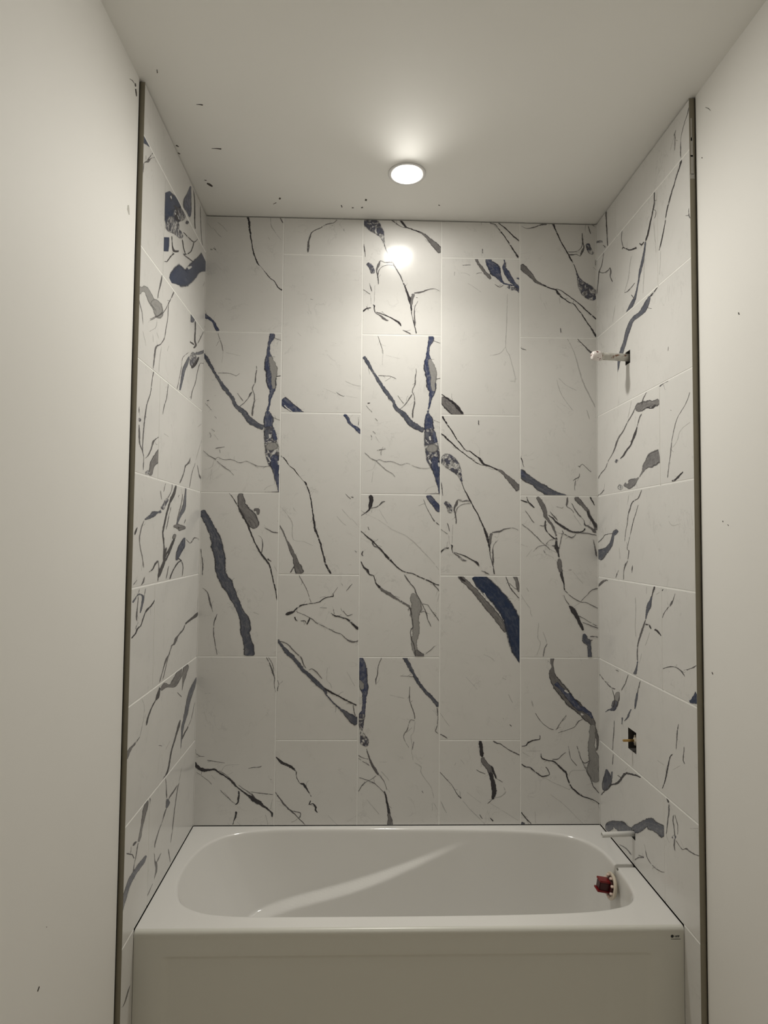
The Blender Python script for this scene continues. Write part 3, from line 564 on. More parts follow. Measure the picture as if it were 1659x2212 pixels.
s 6232,5149,-19,-6 6262,5051,-53,-18 6282,5012,-21,-11
#b3c
d 3183,8973,-151,-17 3196,8853,-160,1 3181,8752,-117,26 3162,8696,-53,36 3107,8641,-17,22 3012,8579,-9,13
t 3196,8722,5,-24 3306,8743,13,-30 3365,8794,30,-33 3405,8835,31,-51 3465,8855,5,-15
b 4263,8984,-161,-121 4338,8884,-175,-142 4409,8804,-186,-154 4470,8724,-197,-154 4510,8674,-156,-127
t 4187,8902,-15,-6 4238,8762,-18,-8 4309,8622,-21,-12 4370,8523,-29,-22 4431,8463,-30,-32 4492,8411,-13,-15
t 3140,8372,-18,-8 3160,8322,-31,-18 3180,8302,-14,-14
s 3087,8611,-5,-11 3348,8494,-6,-10 3610,8316,-10,-17 3871,8198,-13,-20 4053,8040,-22,-24 4174,7921,-20,-20 4315,7783,-12,-11 4492,7565,-16,-13
s 3346,8694,-10,-6 3509,8435,-10,-6
d 3011,8287,-14,-15 3112,8192,-23,-27 3213,8113,-40,-45 3313,8014,-31,-31 3414,7915,-44,-40 3495,7817,-65,-58 3555,7757,-56,-57 3616,7698,-31,-31 3737,7580,-24,-32 3857,7521,-9,-26 3977,7502,-10,-30 4097,7443,-13,-29 4217,7394,-14,-33 4338,7345,-18,-40 4418,7306,-13,-33 4502,7283,-6,-23
t 3223,8089,-96,-39 3254,8014,-33,-35 3354,7965,-17,-22 3435,7876,-21,-19
t 4358,7345,-24,-14 4398,7276,-35,-26 4448,7227,-27,-23 4495,7164,-29,-21
t 3055,7913,-50,25 3026,7853,-56,0 3056,7813,-38,-29
d 3018,7714,-35,-18 3079,7595,-41,-31 3139,7556,-75,-59 3180,7467,-29,-32 3250,7457,-24,-27 3280,7378,-33,-13 3311,7299,-37,-23 3381,7221,-71,-63
g 3381,7221,-56,-76 3462,7162,-61,-102 3562,7113,-66,-108 3622,7064,-49,-72 3722,7005,-30,-51 3842,6936,-30,-51 3922,6888,-48,-53 3962,6828,-53,-35
t 3827,7481,-13,-9 3878,7402,-42,-30 3958,7303,-27,-23 4029,7224,-31,-18 4060,7126,-40,-18 4120,7027,-31,-17 4181,6909,-25,-13 4251,6771,-41,-15 4282,6633,-23,-8 4343,6505,-22,-10
l 3990,7135,-140,-32 4010,7046,-298,-111 4061,6948,-386,-98 4062,6849,-444,47 4042,6770,-396,42 4043,6671,-286,-14 4054,6553,-285,-26 4065,6444,-286,-1 4055,6356,-248,56 4022,6257,-252,31 4031,6159,-213,-26 4048,6061,-189,-59 4088,5983,-212,-106
g 4048,6061,-126,-95 4108,5983,-165,-220 4207,5944,-87,-219
t 3975,6483,-39,9 3956,6405,-36,0 3977,6267,-42,-12 4027,6159,-35,-9 4052,5983,-28,-4
t 4237,5997,14,-19 4306,6046,17,-22 4355,6086,17,-17 4395,6135,15,-19 4445,6155,7,-18
t 4181,6928,-4,-19 4280,6909,-12,-16 4341,6811,-20,-14 4421,6712,-28,-22 4494,6614,-19,-14
t 4142,6770,9,-26 4202,6790,-5,-27 4252,6751,-17,-22
t 3903,6808,47,-37 3942,6858,-49,-33 3983,6690,-35,-6 4004,6513,-28,1 3971,6454,-42,23
s 4495,7148,-20,4 4460,6969,-20,4
s 4302,6617,-23,-7 4333,6518,-23,-7
#b3d
b 3023,5944,-154,-34 3050,5827,-279,-54 3071,5710,-329,-36 3079,5593,-331,-14 3084,5476,-361,-36 3105,5359,-312,-43 3116,5262,-205,0 3107,5164,-141,12 3099,5048,-126,11 3090,4951,-162,32 3062,4854,-240,47 3053,4757,-204,10 3054,4660,-165,0
m 3061,4893,-236,16 3053,4757,-196,7 3054,4641,-157,-7 3065,4544,-131,-26 3096,4448,-245,-80 3126,4371,-301,-130 3166,4293,-77,-38
l 3008,5514,-72,-32 3045,5437,-164,-54 3070,5339,-130,-31
w 3024,5203,-102,-6 3034,5067,-102,-6
t 3157,4255,-26,-7 3198,4120,-56,-18 3248,3985,-78,-35 3308,3889,-106,-64 3358,3812,-76,-59 3417,3754,-34,-26 3497,3639,-18,-8 3537,3504,-19,-5
d 3489,3485,-25,-10 3529,3390,-65,-14 3540,3275,-66,-10 3570,3160,-107,-21 3591,3045,-131,-21
g 3581,3083,-116,-18 3597,2988,-155,-18 3612,2854,-233,-22
t 3430,5945,-18,8 3376,5828,-26,9 3357,5730,-31,5 3339,5593,-35,7 3316,5515,-35,4 3321,5418,-20,-1
q 3846,5950,-154,-80 3901,5849,-127,-64 3951,5751,-118,-64 4011,5653,-97,-53 4071,5536,-109,-63 4152,5419,-102,-74 4231,5322,-94,-84 4331,5224,-94,-84 4411,5127,-109,-90 4495,5034,-148,-128
t 3764,5594,-1,-16 3893,5585,-1,-19 4032,5575,-2,-23
t 4461,5010,-40,-2 4472,4855,-24,2 4452,4884,23,15
t 4482,4855,-16,2 4463,4660,-27,5 4434,4573,-35,-7 4490,4534,-14,-19
t 3954,5399,-16,1 3946,5165,-28,-2 3986,5029,-26,-8 4037,4893,-34,-8 4047,4796,-24,-2
t 4048,4767,4,23 3978,4781,-10,21 3939,4719,-26,10 3911,4602,-25,11 3843,4505,-23,4 3873,4389,-14,-6 3943,4273,-10,-6
s 4054,4757,-20,2 4029,4564,-23,6 3981,4486,-24,3 4002,4312,-20,-1 3993,4196,-20,-1 4024,4042,-19,-4
t 4031,4389,-27,4 4006,4235,-19,3
s 4044,4003,-9,-13 4162,3926,-29,-19 4163,3830,-26,-9 4242,3714,-20,-13 4361,3541,-18,-8 4412,3349,-23,-6
s 4402,3272,-17,-9 4482,3138,-17,-9
s 4383,3272,-16,0 4384,3119,-20,0
t 2998,4139,-15,-27 3100,4082,-9,-25 3198,4068,-3,-23
t 2998,4085,-10,-16 3219,3947,-12,-19
t 3016,3728,-6,-22 3124,3697,-7,-22 3223,3662,-14,-31 3321,3610,-16,-22 3420,3524,-19,-19 3499,3447,-25,-24
t 3339,3764,-11,16 3242,3697,-11,16 3106,3621,-17,17 3013,3477,-20,12
s 3416,3850,-25,-24 3535,3735,-15,-12 3595,3639,-17,-10
s 3168,3333,-12,-10 3286,3199,-15,-12 3405,3055,-24,-19
s 3395,4014,0,-12 3532,4014,0,-15
t 4185,3493,-27,-16 4215,3445,-20,-12
s 3580,5243,-5,-19 3857,5175,-5,-19
s 3182,5525,0,-23 3231,5525,0,-16
#b4c
d 4532,10486,-69,-43 4594,10385,-48,-31 4675,10264,-41,-27 4747,10153,-34,-22 4818,10042,-30,-22 4900,9941,-26,-20 4961,9860,-23,-23 5012,9825,-9,-23 5062,9821,-14,-29 5143,9761,-24,-33 5225,9701,-41,-45 5286,9631,-74,-64 5336,9571,-34,-51 5407,9551,-15,-42 5509,9512,-17,-42 5610,9472,-26,-64
g 5590,9482,-29,-49 5692,9423,-65,-84 5773,9342,-109,-110 5854,9262,-149,-150 5935,9182,-176,-181 6016,9106,-207,-219
d 4506,10160,-26,-32 4616,10070,-37,-43 4717,9979,-28,-30 4799,9899,-27,-31 4900,9819,-18,-22 5002,9739,-17,-23 5103,9669,-16,-23 5205,9600,-12,-21 5286,9564,-6,-20 5347,9561,-2,-28
d 5227,10418,-20,-2 5233,10322,-32,-2
s 5245,9854,-20,-2 5255,9722,-24,-2
m 4516,9693,-133,-340 4618,9654,-233,-428 4699,9594,-334,-388 4780,9514,-327,-291 4841,9434,-247,-140 4882,9333,-114,-41 4912,9232,-50,-16
d 4912,9232,-34,-13 4963,9091,-22,-10 5024,8971,-46,-25 5085,8861,-46,-26 5146,8751,-35,-20 5227,8611,-36,-18 5288,8470,-41,-18 5349,8330,-64,-25 5400,8191,-104,-33 5430,8071,-75,-16 5440,7991,-60,-6 5451,7871,-24,-4 5481,7751,-27,-7 5511,7631,-35,-8 5538,7492,-36,-7
g 5480,8271,-119,23 5460,8171,-119,21 5440,8051,-68,11
t 5490,8282,7,-56 5571,8292,13,-67 5652,8313,17,-49 5753,8354,10,-39 5884,8375,-3,-20 5995,8326,-5,-11
d 5531,8202,-5,-19 5571,8192,-9,-35
t 5571,8132,-11,5 5511,8011,-23,6 5507,7871,-52,0 5511,7751,-60,-1 5511,7631,-36,0
t 5095,8871,5,40 5015,8880,0,52 4924,8869,3,28 4843,8899,-10,26 4813,8828,-90,36 4773,8727,-60,5 4794,8607,-44,-6 4805,8506,-52,-4 4805,8436,-24,0
t 5086,8821,0,24 4964,8819,-4,20 4864,8778,-12,16 4814,8707,-27,9 4784,8546,-28,5
m 4581,8846,-58,-88 4642,8806,-136,-115 4683,8726,-188,-72 4703,8646,-133,-34
t 4634,8465,-19,-6 4664,8365,-42,-13 4685,8295,-23,-7
t 4510,8337,-11,-17 4604,8274,-11,-17 4655,8245,-10,-17
s 4744,8426,-20,1 4735,8225,-24,1 4726,8065,-20,1
s 4665,8225,-24,-2 4676,8045,-20,-1
d 4515,9228,-32,-5 4536,9087,-28,-4 4551,8966,-16,-2
d 4506,7900,40,-50 4586,7964,22,-43 4676,7985,9,-39
t 4586,8004,-21,-12 4626,7934,-21,-12
d 4706,8045,-22,-33 4736,8025,-62,-16 4727,7965,-28,-2 4747,7895,-23,-7
t 4747,7895,-19,-31 4827,7846,-29,-43 4908,7787,-51,-72 4968,7747,-23,-64 5019,7748,0,-24
d 4767,7902,-7,-23 4908,7857,-11,-30 5008,7818,-16,-32 5129,7749,-23,-38 5210,7699,-62,-62 5250,7630,-24,-14
t 5280,7560,-6,-15 5371,7521,-22,-47 5441,7487,-14,-29
t 5170,8193,-12,-30 5180,8189,-10,-26
#Lto
b 1137,14196,169,-89 1209,14022,552,-280 1299,13848,959,-497 1290,13751,979,-581 1180,13708,548,-330 1139,13643,197,-111
#Lti
d 990,14253,144,-90 877,14126,149,-87 843,13932,195,-107 825,13729,151,-80 775,13616,182,-97
t 479,14229,80,-45 426,13937,97,-52 343,13691,98,-51 251,13546,83,-42
#L0o
B 3576,13428,426,-516 3381,13504,288,-319 3244,13541,135,-131 3187,13548,60,-54
t 2973,13537,20,3 3137,13408,42,-3 3226,13319,115,-11 3336,13233,62,-11 3391,13167,69,-38 3400,13047,43,-25
t 3050,13548,63,-24 3162,13418,68,-25 3250,13321,65,-22
t 3511,13141,75,-51 3458,13044,51,-33
t 3322,13341,35,-23 3308,13284,35,-23
#L0i
B 2390,13366,505,-357 2264,13347,1140,-793 2132,13328,1695,-1048 2118,13241,1956,-1132 2058,13197,1764,-943 2115,13072,1489,-686 2173,12949,1019,-459
m 1903,13396,1001,-680 1737,13370,1090,-770 1507,13393,743,-550
m 2183,13112,1247,-715 2110,13002,1411,-893 1870,13010,901,-646
d 2032,13362,160,-119 1843,13370,144,-87 1896,13245,213,-128 1703,13270,90,-68
m 2116,13055,1331,-819 1996,12984,705,-495 1748,13052,519,-426 1551,13072,349,-253
B 2371,12675,572,-283 2363,12579,573,-273 2370,12457,483,-221
d 1494,13199,64,-52 1215,13258,63,-53 846,13356,12,-44 583,13550,-53,10
d 846,13357,102,-42 981,13144,119,-40 1190,12983,63,3 1462,12840,38,33
t 1462,12836,67,-61 965,12963,77,-70 737,13035,52,-54
d 1550,13052,129,-69 1472,12951,90,-49 1363,12902,103,-58
d 2110,12832,104,-54 2068,12703,92,-49 1971,12655,172,-143 1726,12771,-5,-56
d 1968,12618,104,-17 2140,12482,81,-16 2304,12333,58,-4 2425,12275,6,15
t 2107,13510,148,-61 2216,13373,159,-82 2154,13351,98,-65
w 2219,13408,193,-131 2157,13387,109,-73
m 1375,13441,141,-187 1201,13512,146,-191
B 2120,12119,-294,-63 1871,12261,-789,-143 1627,12405,-349,-627 1292,12528,-517,-394 1008,12712,-1261,195 720,12944,-1213,169 331,13183,-1149,-28 -26,13386,-1503,-102
w 1203,12721,-152,-30 955,12863,-98,-18
s 175,12830,-163,54 57,12992,-133,46
#L1o
l 3460,11402,-158,-132 3222,11523,115,-204 3079,11515,408,-252 2928,11473,496,-304 2722,11467,711,-407 2598,11408,973,-421 2604,11335,830,-283
t 2531,12020,232,-93 2550,11920,156,-56 2643,11741,91,-31 2684,11602,61,-21
t 1917,12031,180,-50 2029,11896,97,-24 2194,11721,62,-14 2326,11579,56,-9 2510,11440,43,5 2862,11260,30,11 3005,11184,22,7
#L1o
l 2929,11483,464,-347 2672,11495,668,-407 2616,11446,619,-203 2715,11340,184,-36
t 2459,11486,55,2 2714,11323,41,5 2980,11177,29,7
t 3439,11300,50,-24 3308,11157,52,-22 3251,11016,44,-17
s 2687,11315,50,-15 2752,11155,52,-7 3015,11006,26,5
s 2696,11105,38,-17 2585,11037,49,-21
s 2869,11030,49,-17 2833,10905,49,-17
t 2185,11752,57,-21 2205,11507,57,-18 2298,11238,77,-22 2345,11132,93,-18 2500,10993,72,-1 2679,10902,127,-9 2748,10795,129,-31 2773,10668,109,-27 2813,10530,69,-16
s 3267,10930,34,-14 3115,10767,36,-14
s 2111,11098,45,-10 2190,10982,44,-9
s 2471,10967,53,-14 2553,10661,63,-16 2543,10538,63,-17
q 977,11267,191,-36 1129,11100,396,-67 1292,10934,396,-75 1380,10752,291,-58 1478,10551,181,-33
t 1005,11331,40,0 1346,11138,62,-9 1431,10936,66,-15 1516,10756,64,-13 1641,10531,75,-13
#L1i
q 1029,12009,180,-91 833,11969,613,-253 904,11892,415,-100
d 643,12010,201,-71 627,11840,171,-56 651,11661,200,-67 565,11603,265,-73 714,11493,194,-25
t 54,12023,95,-21 294,11798,105,-21 448,11661,102,-19
d 971,11533,100,-72 682,11566,132,-93
m 744,11420,758,-230 731,11318,1063,-295 763,11225,901,-226 796,11132,597,-145
q -67,11689,214,40 270,11542,138,68 590,11435,37,57
d 346,11453,221,-36 573,11258,346,-38 833,11101,252,-9
t -2,11428,13,23 252,11349,79,-6 403,11176,94,-19 543,10924,92,-17 723,10731,89,-15 821,10545,103,-17
#L2o
t 2769,10550,69,-15 2838,10345,68,-14 2876,10201,67,-12 2941,10094,83,-10 3027,9968,64,-9 3076,9826,119,-18 3101,9724,101,-15 3134,9556,82,-12 3148,9327,81,-12 3093,9221,82,-11 3106,9029,82,-7
t 3319,9890,78,-16 3320,9794,52,-10
m 3306,9733,258,-63 3280,9683,208,-49
t 3309,9653,113,-22 3289,9514,131,-23 3257,9392,95,-21 3136,9297,51,-13
t 2415,9640,27,7 2620,9555,61,14 2719,9506,155,2 2786,9411,103,-2 2900,9295,93,6 3037,9220,43,7
g 2421,9454,164,-6 2507,9347,494,-2 2618,9246,605,33 2740,9164,455,2 2782,9059,330,-11 2817,9005,285,-2
d 2406,9272,107,-12 2405,9010,193,-16
m 2999,9045,226,-126 2878,9024,233,-127
#L2i
t 2092,10524,58,-12 2159,10280,68,-11 2261,10131,76,-11 2332,9973,65,-9
t 768,9544,221,-15 834,9442,225,6 1047,9357,138,6 1110,9269,123,-3 1206,9160,117,1 1384,9016,136,6
t 412,9493,61,-2 629,9278,75,-3 773,9006,89,-3
s -5,9988,66,-5 190,9782,81,-5 414,9514,78,-4
t 286,9465,80,-13 146,9306,129,-21 38,9255,364,-81 -51,9225,324,-79
s 64,10265,124,9 309,10155,59,5
s 2254,9702,23,-16 2022,9694,24,-16
#L3o
d 1559,8992,188,-2 1672,8832,300,10 1790,8749,282,21 1903,8650,149,7 2036,8481,170,8 2086,8389,169,7 2161,8262,145,6 2182,8173,123,-1 2110,7994,102,1 2088,7725,91,4
m 1999,8737,318,30 2108,8658,314,30 2241,8554,368,38
q 2294,8525,94,84 2428,8506,59,50 2634,8474,262,131 2780,8423,170,78 2993,8381,48,31
t 2348,8839,54,-6 2282,8702,65,-6
t 2107,8974,56,-1 2207,8814,55,0
t 1779,8983,73,-4 1801,8879,59,1 1999,8737,74,7
q 964,9001,287,-15 1001,8857,342,-11 1058,8693,418,2 1154,8588,444,31 1285,8505,275,26 1410,8404,175,15 1501,8316,136,11
d 1152,8946,276,-29 1134,8908,221,-22
t 1180,8865,82,-2 1236,8723,94,0 1357,8561,91,3 1476,8403,89,4
t 1444,8789,-71,-6 1381,8832,-60,-5
t 941,8577,72,-3 932,8476,86,2 1066,8372,79,7
g 1660,8314,-4,-45 1403,8318,57,-169 1125,8302,863,-11 1398,8269,168,121
q 987,8133,329,31 1090,8034,657,83 1221,7957,657,96 1373,7844,454,61 1452,7761,177,22
g 1553,8192,370,32 1641,8098,291,28
d 1641,8098,163,22 1815,7970,165,28 1986,7883,138,25 2066,7813,119,18
t 3016,8368,62,6 3121,8253,53,4 3179,8125,63,2 3148,8014,44,-1 3044,7851,54,-1 2986,7711,65,1
d 3278,8267,50,6 3326,8212,116,12 3357,8165,83,8
t 1810,8618,71,2 1891,8504,71,2 1967,8355,69,3 2045,8245,68,5
#L3o
d 2380,7792,111,33 2523,7738,116,30 2620,7675,74,23 2766,7642,39,18
t 2368,7782,75,2 2330,7641,98,7 2371,7488,96,11
d 1994,7983,171,17 2072,7877,193,16 2091,7770,245,30 2247,7636,294,50 2348,7538,227,40
d 1580,8127,183,19 1696,8015,141,18 1840,7907,168,26 2034,7768,118,21
t 2123,8147,80,1 2133,7933,68,3 2150,7791,68,4
d 1390,7798,56,-24 1185,7751,122,0 1351,7729,70,21 1539,7652,101,22 1689,7567,104,19 1785,7480,105,18
t 1185,7751,89,-6 1074,7667,98,3 1092,7480,98,8
t 1853,7705,71,8 1981,7485,81,11
t 3369,7509,-48,-17 3223,7568,-36,-12
t 2930,7595,100,18 3016,7504,111,26 3083,7481,64,24
#L3i
t 899,8102,46,-15 632,8038,-32,-37 367,8130,-88,-41 78,8114,20,-30
#L4o
q 3363,7273,-105,-33 3248,7335,-79,-28 3141,7364,-22,-43 2978,7324,167,-10 2995,7245,185,30 3035,7170,136,26 3075,7103,98,20
t 3162,7358,54,6 3175,7234,62,9 3206,7081,124,18 3178,6998,53,6
t 3124,7434,44,8 3164,7374,44,8
t 2884,7429,47,7 2930,7303,66,10
d 2431,7255,68,17 2530,7194,99,30 2677,7144,102,40 2797,7117,119,44 2888,7071,80,22 2975,6986,80,21 3039,6931,71,26 3171,6903,114,43 3232,6850,97,38 3386,6814,64,31
t 3134,6992,50,15 3257,6901,49,15
#L4i
d -7,6752,216,63 155,6708,351,126 394,6687,200,93 660,6671,169,77 841,6646,138,57
t 841,6646,178,45 976,6566,160,51 1213,6525,122,45 1373,6475,286,89 1464,6415,186,68 1620,6405,79,26 1704,6310,81,25 1876,6234,156,50 2010,6119,78,24 2174,5954,119,39
t 1559,6413,72,21 1733,6297,70,21 1787,6234,71,19 2008,5962,68,21
s 21,7049,68,8 77,6752,84,12
#L5o
g 2097,5830,-187,-99 1872,5851,-231,-200 1628,5781,-50,-100 1438,5764,-576,-283 1248,5818,-696,-266 1086,5878,-724,-245 1003,5939,-542,-164
d 2158,5898,156,44 2179,5824,240,77 2254,5757,332,125 2316,5731,89,37
d 2307,5745,87,38 2458,5693,105,45 2602,5617,105,43 2671,5554,146,55 2713,5485,58,22
d 1005,5077,124,45 1080,5002,269,103 1174,4935,197,78 1297,4841,167,69 1447,4741,163,68 1530,4622,162,67 1611,4504,158,70 1723,4420,167,88 1896,4425,64,41
t 1231,5584,65,-3 1091,5510,54,-3 874,5404,81,-6
s 2912,5906,36,6 2808,5773,48,12 2820,5631,57,19 2902,5495,56,21 2963,5404,55,22
g 2964,5412,46,26 3138,5383,87,52 3306,5364,174,100 3417,5324,252,122 3442,5269,98,41
t 2140,5022,3,-13 1969,4959,5,-19
s 1554,4907,46,22 1787,4840,54,27
s 2753,5676,39,12 2769,5584,49,16
#L5i
g 665,5932,728,208 768,5848,635,180 833,5763,517,146 898,5678,285,80 956,5544,127,37
q -1,5552,160,52 201,5450,526,178 425,5338,604,205 565,5211,511,169 664,5076,502,173 765,4986,345,126 864,4896,343,122 889,4786,215,75 954,4572,85,31
d 493,4806,96,43 746,4760,174,78 882,4705,121,53
t 92,5125,82,26 309,4891,77,29 603,4796,70,30
#L6o
g 2572,4408,257,130 2661,4315,350,180 2726,4230,289,150 2788,4130,190,101 2849,4032,224,124 2899,3977,165,94
t 2913,3976,148,82 2952,3909,101,56 3010,3798,81,47 3057,3730,63,36 3065,3673,115,70 3127,3645,59,39
d 2984,4026,132,100 3071,4031,129,99 3123,4033,78,60
t 3180,4054,35,18 3195,3970,61,33
d 3345,4046,10,-21 3216,3973,16,-25 3127,3920,55,9 3056,3838,48,16
q 2563,3629,123,87 2700,3621,301,220 2862,3627,300,227 3018,3632,280,211 3146,3624,320,230 3248,3590,293,202 3326,3544,294,198 3381,3487,262,172 3427,3411,147,96 3467,3318,65,43
#L6i
g 2477,4392,166,74 2490,4307,103,47
t 1753,4406,72,26 1695,4217,86,33 1663,4040,185,76
q 1650,4035,179,62 1594,3953,450,201 1668,3898,167,86
t 1668,3898,163,89 1754,3863,128,69 1862,3787,79,44 2024,3722,65,38 2177,3623,119,67 2198,3547,120,64
t 1082,4030,109,61 1277,4010,126,74 1497,4007,124,72 1585,3971,107,57
t 961,4036,68,33 1077,3966,96,44 1189,3745,94,44 1270,3554,119,58 1319,3389,79,40 1401,3242,64,34
s 841,4246,72,30 1016,4038,69,31
t 2219,3490,54,26 2183,3370,76,35 2123,3287,218,102 2088,3182,179,101 2163,3120,119,73 2187,3090,54,33
t 1880,3327,76,49 2017,3301,94,62 2123,3287,91,61
d 2493,3432,141,85 2525,3399,112,63 2542,3245,51,29 2538,3079,51,29 2520,2971,71,41
t 2238,3076,40,28 2388,3043,49,34 2509,3013,67,47
t 1520,3209,112,50 1447,3062,88,41 1386,2919,64,31
#L7o
t 3079,2215,60,49 3160,2183,93,77 3238,2135,73,63 3336,2120,39,35
#Rti
m -13,13935,46,-85 187,13861,7,-104 328,13773,-42,-31
t 327,13724,-32,3 465,13602,-94,7
d 490,14304,-175,92 503,14130,-98,50 526,13895,-98,47 558,13591,-75,35
#Rto
t 3412,14188,-41,34 3373,14107,-41,35 3277,14021,-30,25 3211,13929,-31,24 3176,13832,-25,18 3173,13714,-57,37 3170,13579,-38,24
t 3045,14085,-44,37 3017,14059,-55,49 2966,14041,-30,28
t 3017,14059,-33,22 3021,13934,-46,31 3004,13805,-33,22
s 3052,14089,-25,21 2877,13887,-20,15
#R0i
d 2377,13567,-76,43 2373,13405,-68,40 2332,13297,-83,52 2271,13198,-83,52 2210,13098,-115,71 2148,12997,-115,72 2065,12924,-91,59
q 2065,12924,-96,52 2012,12757,-153,83 1934,12619,-193,107 1848,12502,-148,78 1793,12369,-109,54 1712,12226,-141,74 1600,12131,-260,149 1486,12075,-267,166 1347,12025,-190,120
d 1859,13004,-72,7 1921,12939,29,-70 2025,12943,54,-49
d 1751,12978,-40,75 1620,13020,-32,65 1485,13068,9,40 1325,13171,41,22 1231,13236,-32,59 1182,13218,-60,41
t 1200,13575,-38,21 1162,13405,-48,23 1231,13246,-56,21
s 1551,12932,-35,19 1479,12763,-45,23 1429,12602,-45,23 1262,12426,-36,19
t 1262,12422,28,-37 1425,12391,55,-49 1673,12419,33,-27
s 2020,12753,-41,19 2006,12472,-41,18 1965,12125,-41,17
s 2470,13481,-29,19 2390,13321,-37,24
t 381,13564,-66,35 281,13362,-55,30 146,13285,-102,53 84,13083,-104,48 3,12886,-82,37
t 118,13298,-26,-29 345,13176,8,-30 565,13124,56,-57 646,13132,-60,-34 697,13044,-136,55 669,12969,-73,26 772,12817,-67,17
s 891,12362,-40,18 785,12167,-51,22 757,12070,-51,20
t 1536,12276,-50,3 1667,12145,-49,3
t 2332,13306,-27,2 2426,13209,-37,18 2367,13130,-37,24
s 2347,13103,-38,18 2405,12666,-37,17 2410,12544,-37,17
#R0o
d 3202,13559,-121,95 3135,13480,-67,52 3034,13386,-56,43 2913,13247,-58,42 2824,13138,-73,50 2751,13035,-55,35 2694,12886,-49,29 2637,12771,-63,38 2581,12673,-63,38 2504,12564,-36,21
t 3369,12753,-24,13 3367,12655,-47,20 3431,12552,-48,11
t 3275,12695,2,-14 3366,12652,3,-21
s 2559,12538,-29,14 2514,12177,-37,17
#R1o
d 2450,12026,-42,32 2321,11992,-64,52 2204,11983,-87,77
q 2204,11988,-114,69 2102,11919,-288,174 1999,11863,-331,219 1874,11832,-226,195 1660,11842,-215,190 1526,11820,-261,161 1433,11752,-341,172 1339,11662,-319,147 1266,11564,-306,136 1184,11487,-307,139 1120,11424,-312,136 1045,11343,-301,123 1004,11281,-233,82 972,11175,-118,39 931,11092,-39,13
t 2081,11842,-5,-17 2257,11766,-4,-13
#R1o
t 2754,11013,-34,11 2745,10937,-35,11
#R2i
g 2467,10266,-160,195 2280,10262,-117,237 2125,10295,-53,233 1964,10311,-194,289 1797,10308,-383,331 1677,10279,-217,143
d 2355,10227,-103,93 2221,10210,-30,67 2044,10256,10,35
t 2050,10498,-36,17 1926,10414,-69,27 1882,10328,-89,27
t 1649,10339,-69,30 1491,10233,-71,31 1306,10129,-73,30 1163,10033,-74,31 967,9942,-114,42 839,9816,-141,43 735,9725,-64,22 522,9603,-57,19 385,9490,-56,20 159,9404,-66,24 13,9311,-52,15
t 1879,10195,-88,38 1794,10136,-71,25 1706,10017,-74,23
d 1706,10017,-74,23 1617,9897,-165,52 1527,9814,-148,49 1458,9745,-114,48 1273,9672,-97,44 1154,9607,-97,45 1033,9572,-41,23
m 919,9576,-224,81 833,9524,-192,68
s 1506,10488,-35,11 1402,10291,-44,13 1355,10220,-44,13
G 2455,9420,-150,439 2354,9425,-351,440 2238,9404,-605,420 2102,9355,-462,304 1982,9327,-315,151 1879,9248,-105,40 1730,9168,-80,41 1600,9142,-258,178 1466,9105,-428,246 1353,9064,-34,200 1191,9118,133,87
m 1095,9106,-372,158 957,9045,-351,145
t 322,9093,-75,31 152,9028,-50,27 -45,9001,-27,22
#R2o
t 3327,10190,-34,14 3239,10072,-28,13 3111,9983,-27,14 2979,9891,-30,12 2893,9754,-39,11 2822,9595,-40,9 2784,9429,-61,12 2746,9296,-48,9 2682,9065,-41,6
s 3338,9778,-15,13 3136,9729,-22,16 3039,9679,-29,12 2971,9572,-29,12 2836,9490,-28,13
d 3127,9119,-36,22 3007,9065,-78,47 2908,9024,-61,53 2808,9016,-35,58
d 2465,10482,50,-47 2618,10497,18,-20 2741,10496,12,-16
t 2793,10056,-31,-17 2823,10040,-27,-15
#R3i
q 913,8327,-179,99 782,8286,-298,114 704,8234,-233,32 650,8129,-295,37 544,8043,-354,86 409,7977,-361,151 243,7930,-440,249 70,7882,-750,333 -76,7821,-744,258
t 706,8276,-7,21 360,8256,-26,24 221,8191,-57,21 -3,8105,-56,22
t 929,7631,-46,5 806,7494,-112,10
#R3o
t 1851,8964,-53,15 1723,8843,-60,25 1504,8789,-62,25 1413,8685,-94,18 1342,8590,-63,7 1293,8432,-55,5 1220,8274,-46,3 1194,8134,-47,1
s 1373,8924,-45,6 1300,8750,-45,6
t 1720,8729,-32,6 1587,8542,-50,8 1496,8409,-60,8 1403,8234,-44,4 1284,8016,-55,1 1352,7978,-82,-4 1303,7819,-62,4 1208,7736,-132,13 1135,7612,-66,-1 1132,7472,-57,-4
t 1481,7749,-97,-2 1456,7612,-62,-2
s 2708,8439,-22,-8 2808,8369,-10,-20 3039,8391,5,-13
s 952,8030,-39,-2 996,7827,-39,-3
#R4i
d 2259,7460,-143,10 2192,7361,-66,3 2132,7247,-120,2
q 2152,7285,-103,5 2051,7130,-300,8 1990,7031,-155,-3 1947,6916,-87,-5
t 1947,6916,-83,2 1843,6772,-116,0 1778,6670,-135,-3 1670,6502,-91,-7 1633,6345,-94,-16 1642,6196,-94,-21
q 1642,6196,-84,-11 1597,6073,-151,-17 1529,5964,-283,-26
d 1925,6830,-16,-42 2045,6838,-65,-46 2121,6786,-88,-36
d 2228,6797,-82,-73 2329,6783,-78,-50 2448,6732,-39,-22
s 1979,7443,-40,-3 1976,7305,-32,-3
s 1579,7229,-61,-7 1597,7040,-43,-5 1569,6751,-43,-7 1607,6548,-51,-11
s 2081,6735,-29,0 1918,6499,-38,-1
t -19,7265,141,-34 177,7368,163,-59 344,7417,41,-59 463,7419,-9,-26
s 1792,6356,-32,-3 1705,6171,-41,-4
s 1422,6036,-44,-7 1398,5944,-53,-9
s 2286,7334,19,-13 2442,7393,29,-21
#R4o
